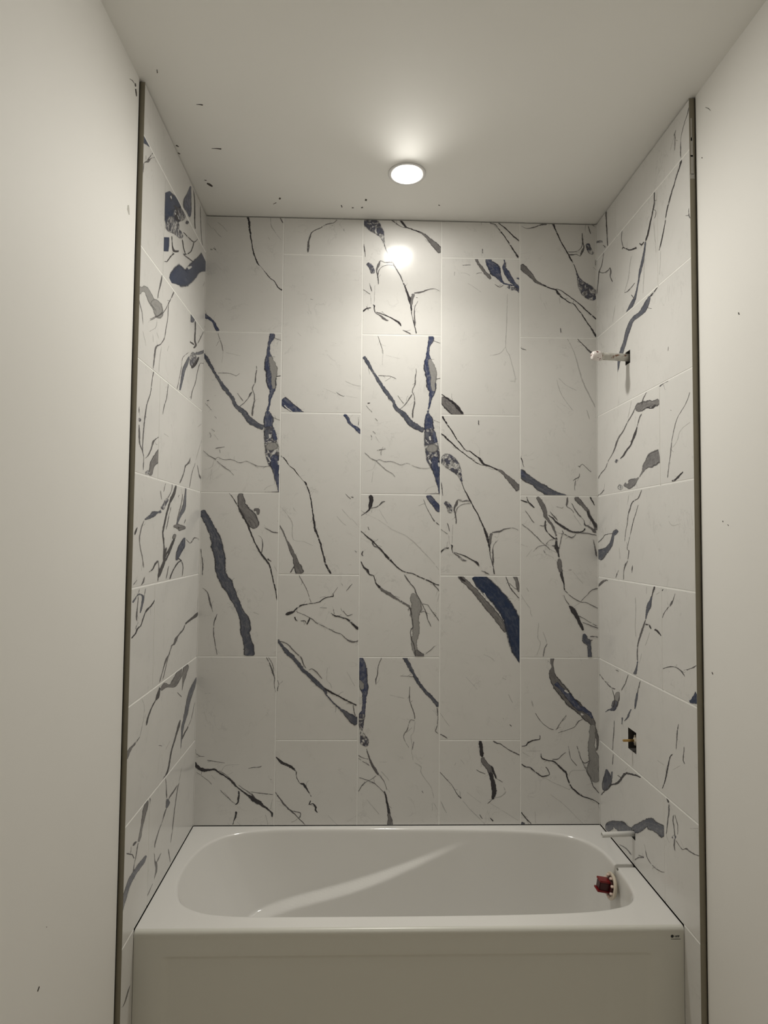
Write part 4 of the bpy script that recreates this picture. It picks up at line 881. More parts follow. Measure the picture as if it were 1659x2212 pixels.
t 2868,7406,-25,1 2816,7318,-44,4 2754,7244,-97,20 2642,7163,-38,10 2535,7082,-38,5 2479,6988,-48,0
d 2526,7435,-56,16 2479,7401,-51,14
t 2480,6253,9,-15 2690,6327,5,-29 2858,6351,-18,-25 3018,6328,-51,-36 3110,6268,-27,-14
t 3144,6372,15,-17 3296,6436,22,-21 3414,6496,24,-19
B 3445,6077,-324,273 3329,6014,-151,141 3218,5961,-48,51
#R5i
t 31,5641,-73,-37 308,5564,-58,-33 572,5522,-58,-44 751,5535,-45,-52
l 874,5525,-426,-76 832,5424,-485,-83 781,5329,-485,-80
q 761,5348,-487,-79 693,5224,-486,-74 642,5159,-203,67 459,5097,-45,39 297,5014,-39,14
d 598,5508,-50,-18 722,5354,-71,-20 643,5190,-70,-13
t 758,5874,-23,-23 907,5875,-31,-32
t 963,5557,-86,-15 897,5400,-86,-16 820,5238,-87,-16
t 689,4978,-51,-14 670,4768,-71,-21 631,4591,-61,-19 612,4421,-51,-17
#R5o
t 1284,5909,-52,-4 1190,5771,-60,-4 1070,5643,-93,-3 997,5566,-77,-3
t 1732,5907,-73,-9 1653,5748,-91,-13 1609,5662,-149,-22
q 1618,5683,-151,-27 1563,5537,-187,-36 1517,5402,-77,-16
q 1385,5365,-73,-6 1293,5253,-125,-13 1246,5191,-115,-2 1119,5089,-51,2
q 1035,5129,-143,-37 1009,5003,-57,-15
t 2920,5588,-25,-6 2885,5479,-71,-18 2865,5359,-46,-13 2835,5185,-33,-10
t 3055,5309,-31,-10 3034,5110,-56,-23 3095,5084,-47,-33
d 2768,5113,-35,12 2676,5047,-55,-7 2621,4911,-74,-19 2555,4752,-75,-21 2511,4634,-61,-15 2419,4487,-40,-9
s 2264,4850,-14,-13 2481,4851,-17,-17
s 2721,4865,13,-7 2953,5016,12,-7
#R6i
q 320,3996,-151,-63 354,3893,-645,-263 349,3788,-898,-313 295,3683,-745,-207 214,3566,-350,-92
q 579,4051,-123,-41 540,3903,-165,-57
d 57,3427,41,2 324,3642,67,0 538,3800,75,-24 793,3931,93,-20 990,4097,136,3 1133,4221,67,-51 1361,4298,-20,-56 1537,4346,-40,-61 1714,4377,-33,-43
t 796,4072,-23,-22 966,4088,-40,-38
t 637,4379,-51,-16 597,4170,-72,-24
s 1228,4363,-30,-3 1134,4270,-31,-3
#R6i
q 311,2889,274,62 445,3035,620,63 604,3149,89,-200 781,3209,-245,-401 976,3269,-359,-515 1164,3322,-220,-341 1346,3384,-17,-220 1522,3486,237,-169 1693,3602,313,-97 1900,3755,162,-166 2018,3795,-360,-514 2171,3822,-329,-405 2319,3853,-342,-434 2427,3872,-430,-518 2532,3888,-460,-542
t 834,2906,-23,-33 1064,2980,-38,-41 1248,2994,-62,-54 1359,2984,-66,-53
t 1468,2974,27,-10 1598,3068,18,-23 1807,3184,7,-29
t 1599,3115,-16,-25 1807,3184,-19,-30
t 1850,3314,-39,-24 1927,3227,-43,-32 2119,3204,-39,-37 2305,3241,-24,-34 2485,3308,-14,-27
#R6o
d 2540,4405,-51,-33 2614,4361,-106,-70
t 2614,4361,-104,-44 2611,4243,-76,-31 2573,4092,-62,-25 2526,3861,-49,-21
t 2746,4253,-73,-29 2727,4162,-61,-29 2758,4061,-47,-24 2772,3953,-60,-29 2752,3813,-87,-45 2783,3763,-71,-44
t 2780,4268,-32,-19 2858,4157,-39,-21 2855,4026,-39,-19
m 2705,3938,-170,-184 2798,3946,-125,-137
t 2804,3920,-27,-23 2963,3885,-24,-27 3089,3948,-30,-57 3179,3954,-39,-48 3298,3975,-22,-36 3428,4023,-11,-26
s 3187,4262,2,-15 3394,4366,2,-14
s 2856,3405,-15,-23 2888,3414,-15,-22
"""
strokes = {}
cur = None
for ln in VEINS.strip().split('\n'):
    if ln[0] == '#': cur = ln[1:]; strokes.setdefault(cur, []); continue
    p = ln.split(); pts = []
    for q in p[1:]:
        m0, m1, h0, h1 = (int(k) for k in q.split(','))
        pts.append((m0 / 5000, m1 / 5000, h0 / 20000, h1 / 20000))
    strokes[cur].append((p[0], pts))
def moved(key, su, ou, sz, oz):
    return [(t, [(su * a + ou, sz * b + oz, su * c, sz * d) for a, b, c, d in pts]) for t, pts in strokes[key]]
# the same print recurs on other tiles, straight or turned half round
strokes['b3b'] = moved('b1b', 1, CB[3] - CB[1], 1, 0)
strokes['b3a'] = moved('b4c', 1, CB[2] - CB[3], 1, 0.915)
strokes['b5a'] = moved('b4c', -1, 2 * CB[4], -1, row(1) + row(2))
strokes['b4a'] = moved('b4c', -1, CB[3] + CB[4], -1, row(0) + row(2))
strokes['b1a'] = moved('b2c', -1, 2 * CB[1], -1, row(1) + row(2))
# fine hairs splitting off the drawn veins
hr = random.Random(11)
for key_ in list(strokes):
    extra = []
    for ty_, pts_ in strokes[key_]:
        if ty_ in 'swlm': continue
        for A_, B_ in zip(pts_, pts_[1:]):
            L_ = math.hypot(B_[0] - A_[0], B_[1] - A_[1])
            if hr.random() < L_ / 0.050:
                f_ = hr.random(); sd = hr.choice((-1, 1)); px0 = A_[0] + (B_[0] - A_[0]) * f_ + sd * A_[2] * 0.8; pz0 = A_[1] + (B_[1] - A_[1]) * f_ + sd * A_[3] * 0.8
                an = math.atan2(B_[1] - A_[1], B_[0] - A_[0]) + sd * hr.uniform(-0.9, 0.9) + hr.choice((0, math.pi)); ln_ = hr.uniform(0.008, 0.030)
                q_ = []
                for s_ in range(5):
                    w_ = 0.0007 * (1 - s_ / 6); q_.append((px0, pz0, -math.sin(an) * w_, math.cos(an) * w_))
                    an += hr.uniform(-0.5, 0.5); px0 += math.cos(an) * ln_ / 4; pz0 += math.sin(an) * ln_ / 4
                extra.append(('s' if hr.random() < 0.6 else 't', q_))
    strokes[key_] = extra + strokes[key_]
#        colour                alpha mottle outline
KIND = {'d': ((0.035, 0.031, 0.036), 1.0, 0.0, 0.3),
        't': ((0.110, 0.100, 0.105), 0.76, 0.0, 0.3),
        's': ((0.360, 0.350, 0.345), 0.34, 0.0, 0.0),
        'g': ((0.190, 0.180, 0.178), 1.0, 0.06, 0.95),
        'G': ((0.200, 0.192, 0.195), 1.0, 0.10, 0.7),
        'q': ((0.088, 0.098, 0.135), 1.0, 0.08, 0.8),
        'b': ((0.050, 0.066, 0.140), 1.0, 0.12, 0.8),
        'B': ((0.012, 0.030, 0.085), 1.0, 0.03, 0.4),
        'l': ((0.400, 0.390, 0.375), 0.85, 0.0, 0.45),
        'm': ((0.100, 0.105, 0.150), 0.92, 1.0, 0.2),
        'w': ((0.700, 0.690, 0.670), 0.95, 0.0, 0.0)}
def cr(p0, p1, p2, p3, t):
    return tuple(0.5 * ((2 * b) + (-a + c) * t + (2 * a - 5 * b + 4 * c - d) * t * t + (-a + 3 * b - 3 * c + d) * t ** 3) for a, b, c, d in zip(p0, p1, p2, p3))
def clip(poly, ax, lim, sgn):
    out = []
    for i in range(len(poly)):
        A, B = poly[i - 1], poly[i]
        da, db = sgn * (A[ax] - lim), sgn * (B[ax] - lim)
        if (da >= 0) != (db >= 0):
            t = da / (da - db); out.append(tuple(a + (b - a) * t for a, b in zip(A, B)))
        if db >= 0: out.append(B)
    return out
GAP = 0.0015; BEV = 0.0013; TH = 0.010
def slab(wl, rect, hole=None):
    """front skin with a bevelled edge, sides; hole cut through"""
    u0, u1, z0, z1 = rect; vs = []; fs = []
    def add(u, z, n): vs.append(W(wl, u, z, n)); return len(vs) - 1
    def ring(r, n): return [add(r[0], r[2], n), add(r[1], r[2], n), add(r[1], r[3], n), add(r[0], r[3], n)]
    bu = BEV * (0.3 if wl != 'b' else 0.7)
    inner = (u0 + bu, u1 - bu, z0 + BEV, z1 - BEV)
    a, b, c = ring(inner, 0.0), ring(rect, -BEV), ring(rect, -TH)
    for i in range(4):
        j = (i + 1) % 4
        fs += [(a[i], b[i], b[j], a[j]), (b[i], c[i], c[j], b[j])]
    if hole:
        h, k = ring(hole, 0.0), ring(hole, -TH)
        for i in range(4):
            j = (i + 1) % 4
            fs += [(a[i], a[j], h[j], h[i]), (h[i], h[j], k[j], k[i]), (c[j], c[i], k[i], k[j])]
    else:
        fs += [tuple(a), tuple(reversed(c))]
    return vs, fs
def build_tile(key, parent):
    wl, u0, u1, z0, z1 = TILES[key]
    gv = GAP if wl == 'b' else 0.0006
    gl = 0.0004 if u0 == 0.0 else gv
    gr = 0.0004 if u1 in (XR, UF_L, UF_R) else gv
    rect = (u0 + gl, u1 - gr, z0 + (GAP if z0 != BOT else 0), z1 - (GAP if z1 != TOP else 0))
    vs, fs = slab(wl, rect, HOLES.get(key))
    nb = len(fs)
    uvs = [(0, 0)] * sum(len(f) for f in fs); vcs = [(1, 1, 1, 1)] * len(vs); vks = [(0, 0, 0, 1)] * len(vs); vuv = [None] * len(vs)
    ci = (rect[0] + BEV, rect[1] - BEV, rect[2] + BEV, rect[3] - BEV)
    off = 0.00004
    for ty, pts in strokes.get(key, []):
        colr, alpha, mott, outl = KIND[ty]
        off += 0.000012
        cu0 = 7.3 * len(vs) % 5.0
        Q = [pts[0]] + pts + [pts[-1]]
        line = []
        for i in range(len(pts) - 1):
            L = math.hypot(pts[i + 1][0] - pts[i][0], pts[i + 1][1] - pts[i][1])
            n = max(1, min(16, int(L / 0.005)))
            for s in range(n): line.append(cr(Q[i], Q[i + 1], Q[i + 2], Q[i + 3], s / n))
        line.append(pts[-1])
        tot = sum(math.hypot(line[i + 1][0] - line[i][0], line[i + 1][1] - line[i][1]) for i in range(len(line) - 1))
        ck = {'m': 0.5, 'l': 0.6, 'w': 1.0, 't': 4.0, 's': 6.0, 'd': 1.5, 'g': 0.5, 'q': 0.4, 'b': 0.4}.get(ty, 0.0)
        # keep a constant handedness of the half-width vector
        K = 1.35; wk = (0.0, 0.0); ja = jb = 0.0; al_ = 0.0; prev = None; n_l = len(line)
        rows_ = []
        for i, (cu, cz, hu, hz) in enumerate(line):
            h = math.hypot(hu, hz)
            if h < 0.00045: s_ = 0.00045 / max(h, 1e-7); hu *= s_; hz *= s_; h = 0.00045
            if 0 < i < n_l - 1 and h < 0.004:
                wk = (wk[0] * 0.6 + random.uniform(-1, 1) * 0.0006, wk[1] * 0.6 + random.uniform(-1, 1) * 0.0006)
                cu += wk[0]; cz += wk[1]
            am = min(0.30 * h, 0.0019) / h
            ja = ja * 0.45 + random.uniform(-1, 1) * am; jb = jb * 0.45 + random.uniform(-1, 1) * am
            if prev: al_ += math.hypot(cu - prev[0], cz - prev[1])
            prev = (cu, cz)
            jt = min(0.42, 0.0010 / h + 0.050)
            cp = min(al_, tot - al_) / (ck * h) if ck else 9.0
            rows_.append(((cu + hu * (K + ja), cz + hz * (K + ja), al_, K, jt, cp), (cu - hu * (K + jb), cz - hz * (K + jb), al_, -K, jt, cp), (cu, cz, al_, 0.0, jt, cp)))
        for i in range(len(rows_) - 1):
            A, B = rows_[i], rows_[i + 1]
            for quad in ((A[0], B[0], B[2], A[2]), (A[2], B[2], B[1], A[1])):
                poly = list(quad)
                for ax, lim, sg in ((0, ci[0], 1), (0, ci[1], -1), (1, ci[2], 1), (1, ci[3], -1)):
                    poly = clip(poly, ax, lim, sg)
                    if len(poly) < 3: break
                if len(poly) < 3: continue
                if key in HOLES:
                    h0, h1, h2, h3 = HOLES[key]; mu = sum(p[0] for p in poly) / len(poly); mz = sum(p[1] for p in poly) / len(poly)
                    if h0 < mu < h1 and h2 < mz < h3: continue
                base = len(vs)
                for p in poly:
                    vs.append(W(wl, p[0], p[1], off)); vuv.append((p[2] + cu0, p[3], p[5]))
                    vcs.append((*colr, alpha)); vks.append((mott, outl, p[4], 1))
                fs.append(tuple(range(base, base + len(poly))))
    me = bpy.data.meshes.new('tile'); me.from_pydata(vs, [], fs)
    me.materials.append(M_TILE); me.materials.append(M_VEIN); me.materials.append(M_TEDGE); me.materials.append(M_BOARD_SHADE)
    me.polygons.foreach_set('material_index', [(2 if k < 8 else (3 if (k - 8) % 3 else 0)) for k in range(nb)] + [1] * (len(fs) - nb))  # inner sides of the cut-outs coloured near-black in place of shade
    uvl = me.uv_layers.new(name='UVMap'); me.uv_layers.new(name='cap'); data = []; dat2 = []
    for f in fs:
        for i in f:
            q = vuv[i] if vuv[i] is not None else (0, 0, 9); data += [q[0], q[1]]; dat2 += [q[2], 0.0]
    me.uv_layers['UVMap'].data.foreach_set('uv', data); me.uv_layers['cap'].data.foreach_set('uv', dat2)
    ca = me.color_attributes.new('vc', 'FLOAT_COLOR', 'POINT'); ca.data.foreach_set('color', [k for q in vcs for k in q])
    cb = me.color_attributes.new('vk', 'FLOAT_COLOR', 'POINT'); cb.data.foreach_set('color', [k for q in vks for k in q])
    me.update(); me.validate()
    o = bpy.data.objects.new('tile', me); COL.objects.link(o); o.parent = parent
    return o
def body(name, wl, u0, u1, z0, z1, n0, n1, holes=(), mat=None):
    """wall body between depths n0 (front) and n1 (back), with square holes through it"""
    us = sorted({u0, u1, *[h[0] for h in holes], *[h[1] for h in holes]}); zs = sorted({z0, z1, *[h[2] for h in holes], *[h[3] for h in holes]})
    vs = []; fs = []
    def q(*p):
        b = len(vs); vs.extend(p); fs.append((b, b + 1, b + 2, b + 3))
    def solid(i, j):
        if not (0 <= i < len(us) - 1 and 0 <= j < len(zs) - 1): return False
        mu, mz = (us[i] + us[i + 1]) / 2, (zs[j] + zs[j + 1]) / 2
        return not any(h[0] < mu < h[1] and h[2] < mz < h[3] for h in holes)
    for i in range(len(us) - 1):
        for j in range(len(zs) - 1):
            if not solid(i, j): continue
            a, b, c, d = us[i], us[i + 1], zs[j], zs[j + 1]
            for n in (n0, n1): q(W(wl, a, c, n), W(wl, b, c, n), W(wl, b, d, n), W(wl, a, d, n))
            if not solid(i - 1, j): q(W(wl, a, c, n0), W(wl, a, d, n0), W(wl, a, d, n1), W(wl, a, c, n1))
            if not solid(i + 1, j): q(W(wl, b, c, n0), W(wl, b, d, n0), W(wl, b, d, n1), W(wl, b, c, n1))
            if not solid(i, j - 1): q(W(wl, a, c, n0), W(wl, b, c, n0), W(wl, b, c, n1), W(wl, a, c, n1))
            if not solid(i, j + 1): q(W(wl, a, d, n0), W(wl, b, d, n0), W(wl, b, d, n1), W(wl, a, d, n1))
    o = link_mesh(name, vs, fs, mat); bm = bmesh.new(); bm.from_mesh(o.data)
    bmesh.ops.remove_doubles(bm, verts=bm.verts, dist=1e-5); bmesh.ops.recalc_face_normals(bm, faces=bm.faces); bm.to_mesh(o.data); bm.free()
    o['kind'] = 'structure'
    return o
def grout(wl, segs, parent):
    bm = bmesh.new()
    for (a, b, c, d) in segs:
        v = [bm.verts.new(W(wl, *p)) for p in ((a, c, -0.0005), (b, c, -0.0005), (b, d, -0.0005), (a, d, -0.0005), (a, c, -TH), (b, c, -TH), (b, d, -TH), (a, d, -TH))]
        for f in ((0, 1, 2, 3), (0, 4, 5, 1), (1, 5, 6, 2), (2, 6, 7, 3), (3, 7, 4, 0)): bm.faces.new([v[i] for i in f])
    bmesh.ops.recalc_face_normals(bm, faces=bm.faces)
    o = link_bm('grout', bm, M_GROUT, parent); return o

wall_back = body('wall_back', 'b', -0.14, XR + 0.14, 0, CEIL + 0.05, -TH - 0.0002, -0.12, mat=M_BOARD_SHADE)
wall_left = body('wall_left', 'L', 0.0, UF_L - 0.002, 0, CEIL + 0.05, -TH - 0.0002, -0.12, mat=M_BOARD_SHADE)
wall_right = body('wall_right', 'R', 0.0, UF_R - 0.002, 0, CEIL + 0.05, -TH - 0.0002, -0.12, holes=list(HOLES.values()), mat=M_BOARD_SHADE)
WALLS = {'b': wall_back, 'L': wall_left, 'R': wall_right}
for key in TILES: build_tile(key, WALLS[TILES[key][0]])
segs = {'b': [], 'L': [], 'R': []}
g = GAP - 0.0001
for i in range(1, 5): segs['b'].append((CB[i] - g, CB[i] + g, BOT, TOP))
for key, (wl, u0, u1, z0, z1) in TILES.items():
    if z0 not in (BOT,) and z0 > 0.01: segs[wl].append((u0 + g + 0.0002, u1 - g - 0.0002, z0 - g, z0 + g))
    if wl != 'b' and u1 not in (UF_L, UF_R): segs[wl].append((u1 - 0.0005, u1 + 0.0005, z0 + g, z1 - g))
for wl in segs: grout(wl, segs[wl], WALLS[wl])
for x0, x1 in ((0.0002, 0.0022), (XR - 0.0022, XR - 0.0002)):          # pale bead of grout in the two inner corners
    bm = bmesh.new(); add_box(bm, (x0, -0.0022, BOT), (x1, -0.0002, TOP))
    bmesh.ops.bevel(bm, geom=[e for e in bm.edges if abs(e.verts[0].co.z - e.verts[1].co.z) > 1], offset=0.0007, segments=2, affect='EDGES')
    link_bm('corner_bead', bm, M_GROUT, wall_back)

# ------------------------------------------------------------------ drywall, ceiling, floor, room behind the camera
YEND = -4.3; XL_D, XR_D = 0.0010, 1.5220
def sbox(name, a, b, mat):
    bm = bmesh.new(); add_box(bm, a, b); o = link_bm(name, bm, mat); o['kind'] = 'structure'; return o
dl = sbox('wall_left_drywall', (XL_D - 0.12, YEND, 0), (XL_D, -UF_L - 0.0100, CEIL), M_DRY)
dr = sbox('wall_right_drywall', (XR_D, YEND, 0), (XR_D + 0.12, -UF_R - 0.0060, CEIL), M_DRY)
sbox('wall_behind', (XL_D - 0.12, YEND - 0.1, 0), (XR_D + 0.12, YEND, CEIL), M_DRY)
ceiling = sbox('ceiling', (-0.13, YEND - 0.1, CEIL), (XR + 0.14, 0.13, CEIL + 0.06), M_CEIL)
# opening for the lamp is covered by the lamp's own trim ring
sbox('floor', (-0.13, YEND - 0.1, -0.06), (XR + 0.14, 0.13, 0.0), M_FLOOR)

# metal edge profiles closing the tile edge
def profile(name, wl, uf):
    s = 1 if wl == 'L' else -1
    xt = W(wl, uf, 0)[0]
    bm = bmesh.new()
    y = -uf; wd = 0.0112 if wl == 'L' else 0.0135
    add_box(bm, (min(xt + s * 0.0010, xt - s * wd), y - 0.0018, 0.0), (max(xt + s * 0.0010, xt - s * wd), y - 0.0001, CEIL - 0.003))
    add_box(bm, (min(xt - s * wd, xt - s * (wd + 0.0015)), y - 0.0018, 0.0), (max(xt - s * wd, xt - s * (wd + 0.0015)), y + 0.001, CEIL - 0.003))
    bmesh.ops.bevel(bm, geom=[e for e in bm.edges if abs((e.verts[0].co - e.verts[1].co).z) > 1], offset=0.0004, segments=2, affect='EDGES')
    o = link_bm(name, bm, M_TRIM); o['kind'] = 'structure'
    return o
trim_1 = profile('trim_1', 'L', UF_L)
trim_2 = profile('trim_2', 'R', UF_R)
# smear of dried plaster on the top of the right profile
bm = bmesh.new()
for z0, z1, a0, a1 in ((2.735, 2.800, 0.003, 0.007), (2.690, 2.745, 0.002, 0.009), (2.640, 2.695, 0.002, 0.0105), (2.628, 2.642, 0.0005, 0.0125)):
    add_box(bm, (XR + 0.0042 + a0 - 0.001, -UF_R - 0.0023, z0), (XR + 0.0042 + a1 - 0.001, -UF_R - 0.0018, z1))
bmesh.ops.bevel(bm, geom=bm.edges[:], offset=0.0002, segments=1, affect='EDGES')
link_bm('plaster_smear', bm, M_SMUDGE, trim_2)

MARKS = [
('C', [[0.1266, -0.6003, 2.8598, 0.1272, -0.6022, 2.8598], [0.1369, -0.5997, 2.8598, 0.1381, -0.6035, 2.8598], [0.1439, -0.5972, 2.8598, 0.146, -0.6029, 2.8598]]),
('C', [[0.1201, -0.403, 2.8598, 0.1207, -0.4053, 2.8598], [0.1359, -0.4025, 2.8598, 0.1372, -0.4071, 2.8598], [0.1497, -0.3996, 2.8598, 0.1518, -0.4065, 2.8598]]),
('C', [[0.0537, -0.2079, 2.8598, 0.0578, -0.2155, 2.8598], [0.0597, -0.1974, 2.8598, 0.0669, -0.2098, 2.8598], [0.0679, -0.189, 2.8598, 0.0724, -0.1963, 2.8598]]),
('C', [[0.0507, -0.2294, 2.8598, 0.0517, -0.2321, 2.8598], [0.0575, -0.2256, 2.8598, 0.0595, -0.2311, 2.8598]]),
('C', [[0.2917, -0.1239, 2.8598, 0.2969, -0.1341, 2.8598], [0.2959, -0.118, 2.8598, 0.3011, -0.1283, 2.8598]]),
('C', [[0.2664, -0.0864, 2.8598, 0.2662, -0.0893, 2.8598], [0.2798, -0.0956, 2.8598, 0.2795, -0.0999, 2.8598]]),
('C', [[0.6066, -0.1377, 2.8598, 0.6131, -0.135, 2.8598], [0.6049, -0.1254, 2.8598, 0.6114, -0.1227, 2.8598]]),
('C', [[0.5158, -0.0911, 2.8598, 0.5191, -0.0935, 2.8598], [0.5185, -0.0753, 2.8598, 0.5218, -0.0778, 2.8598]]),
('C', [[0.5562, -0.0718, 2.8598, 0.5564, -0.0781, 2.8598], [0.5631, -0.072, 2.8598, 0.5633, -0.0784, 2.8598]]),
('C', [[0.5912, -0.0733, 2.8598, 0.5904, -0.0795, 2.8598], [0.5983, -0.0753, 2.8598, 0.5971, -0.0845, 2.8598]]),
('C', [[0.0585, -0.7294, 2.8598, 0.0604, -0.7297, 2.8598], [0.055, -0.7163, 2.8598, 0.0576, -0.7168, 2.8598]]),
('C', [[0.01, -0.4126, 2.8598, 0.0138, -0.4189, 2.8598], [0.0173, -0.4071, 2.8598, 0.0199, -0.4113, 2.8598]]),
('C', [[0.0049, -0.3765, 2.8598, 0.0077, -0.3806, 2.8598], [0.0101, -0.3696, 2.8598, 0.0129, -0.3737, 2.8598]]),
('C', [[0.8758, -0.1046, 2.8598, 0.8762, -0.1106, 2.8598], [0.8813, -0.1017, 2.8598, 0.8817, -0.1077, 2.8598]]),
('L', [[0.001, -0.7501, 2.4807, 0.001, -0.7413, 2.4856], [0.001, -0.7523, 2.4682, 0.001, -0.7376, 2.4769], [0.001, -0.741, 2.4598, 0.001, -0.7351, 2.4634]]),
('L', [[0.001, -0.7272, 2.8218, 0.001, -0.7181, 2.8293], [0.001, -0.7235, 2.8158, 0.001, -0.7144, 2.8232]]),
('L', [[0.001, -0.7231, 2.8098, 0.001, -0.714, 2.8172], [0.001, -0.7194, 2.8025, 0.001, -0.7102, 2.8099], [0.001, -0.7141, 2.7964, 0.001, -0.7079, 2.8013]]),
('L', [[0.001, -0.7602, 2.8086, 0.001, -0.7586, 2.8108], [0.001, -0.7429, 2.8169, 0.001, -0.7398, 2.8206], [0.001, -0.73, 2.8196, 0.001, -0.7275, 2.8222]]),
('L', [[0.001, -1.0676, 0.7588, 0.001, -1.0635, 0.7551], [0.001, -1.0739, 0.7538, 0.001, -1.0698, 0.7501]]),
('L', [[0.001, -1.0475, 0.8575, 0.001, -1.045, 0.8573], [0.001, -1.0456, 0.8555, 0.001, -1.0432, 0.8552]]),
('R', [[1.522, -0.737, 2.792, 1.522, -0.7377, 2.7927], [1.522, -0.7496, 2.7801, 1.522, -0.7514, 2.7805], [1.522, -0.7603, 2.7664, 1.522, -0.7619, 2.7662]]),
('R', [[1.522, -0.7134, 2.6691, 1.522, -0.7185, 2.6673], [1.522, -0.7161, 2.665, 1.522, -0.7201, 2.6635]]),
('R', [[1.522, -0.8641, 2.1853, 1.522, -0.8684, 2.1848], [1.522, -0.8676, 2.1783, 1.522, -0.8719, 2.1778]]),
('R', [[1.522, -0.7263, 1.29, 1.522, -0.7304, 1.2917], [1.522, -0.7305, 1.285, 1.522, -0.7345, 1.2867]]),
('R', [[1.522, -0.7846, 1.6809, 1.522, -0.7885, 1.6815], [1.522, -0.7865, 1.6774, 1.522, -0.7904, 1.678]]),
('R', [[1.522, -0.8069, 1.6709, 1.522, -0.8094, 1.6718], [1.522, -0.8107, 1.6674, 1.522, -0.8132, 1.6683]])
]
par = {'C': ceiling, 'L': dl, 'R': dr}
for s_, pts in MARKS:
    vs = []; fs = []
    o3 = {'C': Vector((0, 0, -1)), 'L': Vector((1, 0, 0)), 'R': Vector((-1, 0, 0))}[s_]
    for p in pts:
        A, B = Vector(p[:3]), Vector(p[3:])
        for q in (A, B):
            if s_ == 'C': q.z = CEIL
            if s_ == 'L': q.x = XL_D
            if s_ == 'R': q.x = XR_D
        vs += [tuple(A + o3 * 0.00005), tuple(B + o3 * 0.00005), tuple(A.lerp(B, 0.25) + o3 * 0.0003), tuple(A.lerp(B, 0.75) + o3 * 0.0003)]
    for i in range(len(pts) - 1):
        k = 4 * i; fs += [(k, k + 2, k + 6, k + 4), (k + 2, k + 3, k + 7, k + 6), (k + 3, k + 1, k + 5, k + 7)]
    link_mesh('scuff_mark', vs, fs, M_SMUDGE if (s_ == 'L' and len(pts) == 3 and pts[0][2] > 2.2 and pts[0][2] < 2.66) else M_SCUFF, par[s_])

# ------------------------------------------------------------------ recessed ceiling light
LX, LY = 0.748, -0.296
lamp = empty('ceiling_light', (LX, LY, CEIL))
tag(lamp, 'small round recessed ceiling light, switched on, in the white ceiling above the bathtub', 'ceiling light')
lathe([(0.0001, 0.064), (0.003, 0.063), (0.0042, 0.058), (0.0042, 0.051), (0.0015, 0.049), (0.0001, 0.049)], 64, (LX, LY, CEIL), (0, 0, -1), M_TRIMW, 'trim_ring', lamp)
lathe([(0.0002, 0.0489), (0.0016, 0.0489), (0.0028, 0.040), (0.0032, 0.020), (0.0033, 0.0)], 64, (LX, LY, CEIL), (0, 0, -1), M_GLOW, 'diffuser', lamp)

# ------------------------------------------------------------------ bathtub
tub = empty('bathtub', (0.752, -0.30, 0.0))
tag(tub, 'glossy white alcove bathtub with sloped backrest and plain apron, built in between tiled walls', 'bathtub')
OUT = [(.40,-.021),(.63,-.022),(.867,-.026),(1.08,-.034),(1.214,-.046),(1.316,-.067),(1.390,-.106),(1.430,-.165),(1.444,-.235),(1.446,-.31),(1.444,-.39),(1.432,-.450),(1.402,-.490),(1.35,-.511),(1.252,-.528),(1.05,-.537),(.776,-.540),(.54,-.540),(.34,-.5385),(.236,-.532),(.160,-.514),(.101,-.474),(.068,-.407),(.054,-.33),(.055,-.255),(.068,-.18),(.096,-.118),(.152,-.066),(.259,-.031)]
def closed(pts, per):
    out = []; n = len(pts)
    for i in range(n):
        for s in range(per): out.append(cr(pts[i - 1], pts[i], pts[(i + 1) % n], pts[(i + 2) % n], s / per))
    return out
fine = closed(OUT, 60)
# even spacing plus dense samples round the overflow groove at the right end
L = [0]
for i in range(len(fine)): L.append(L[-1] + math.dist(fine[i], fine[(i + 1) % len(fine)]))
def at_len(s):
    s %= L[-1]; lo, hi = 0, len(fine)
    while hi - lo > 1:
        m = (lo + hi) // 2
        if L[m] <= s: lo = m
        else: hi = m
    t = (s - L[lo]) / max(1e-9, L[lo + 1] - L[lo]); A, B = fine[lo], fine[(lo + 1) % len(fine)]
    return (A[0] + (B[0] - A[0]) * t, A[1] + (B[1] - A[1]) * t)
NS = 340
par_s = [L[-1] * i / NS for i in range(NS)]
gi = min(range(len(fine)), key=lambda i: abs(fine[i][1] + 0.289) + (0 if fine[i][0] > 1.3 else 9))
par_s += [L[gi] + d * 0.0014 + 0.0003 for d in range(-16, 17)]
par_s = sorted(s % L[-1] for s in par_s)
ring0 = [at_len(s) for s in par_s]; NR = len(ring0)
def sm(a, b, x):
    t = max(0, min(1, (x - a) / (b - a))); return t * t * (3 - 2 * t)
XA, XB = 0.0125, 1.5052          # rim runs to 1-2 mm from the tiles
def outer(p):
    c = (0.75, -0.29); dx, dy = p[0] - c[0], p[1] - c[1]
    def lim(y): return SL * -y + 0.0008, XR + SR * -y - 0.0008
    ts = []
    if dy > 0: ts.append((-0.0008 - c[1]) / dy)
    if dy < 0: ts.append((-0.590 - c[1]) / dy)
    for k in range(2):
        ex = lim(c[1])[k]
        t = (ex - c[0]) / dx if dx else 9
        for _ in range(4):
            if t > 0: t = (lim(c[1] + dy * t)[k] - c[0]) / dx if dx else 9
        if t > 0: ts.append(t)
    t = min(ts); return (c[0] + dx * t, c[1] + dy * t)
ringO = [outer(p) for p in ring0]
for cx_, cy_ in ((SL * 0.0008 + 0.0008, -0.0008), (XR - 0.0008, -0.0008), (SL * .59 + .0008, -0.590), (XR + SR * .59 - .0008, -0.590)):
    i = min(range(NR), key=lambda k: math.dist(ringO[k], (cx_, cy_))); ringO[i] = (cx_, cy_)
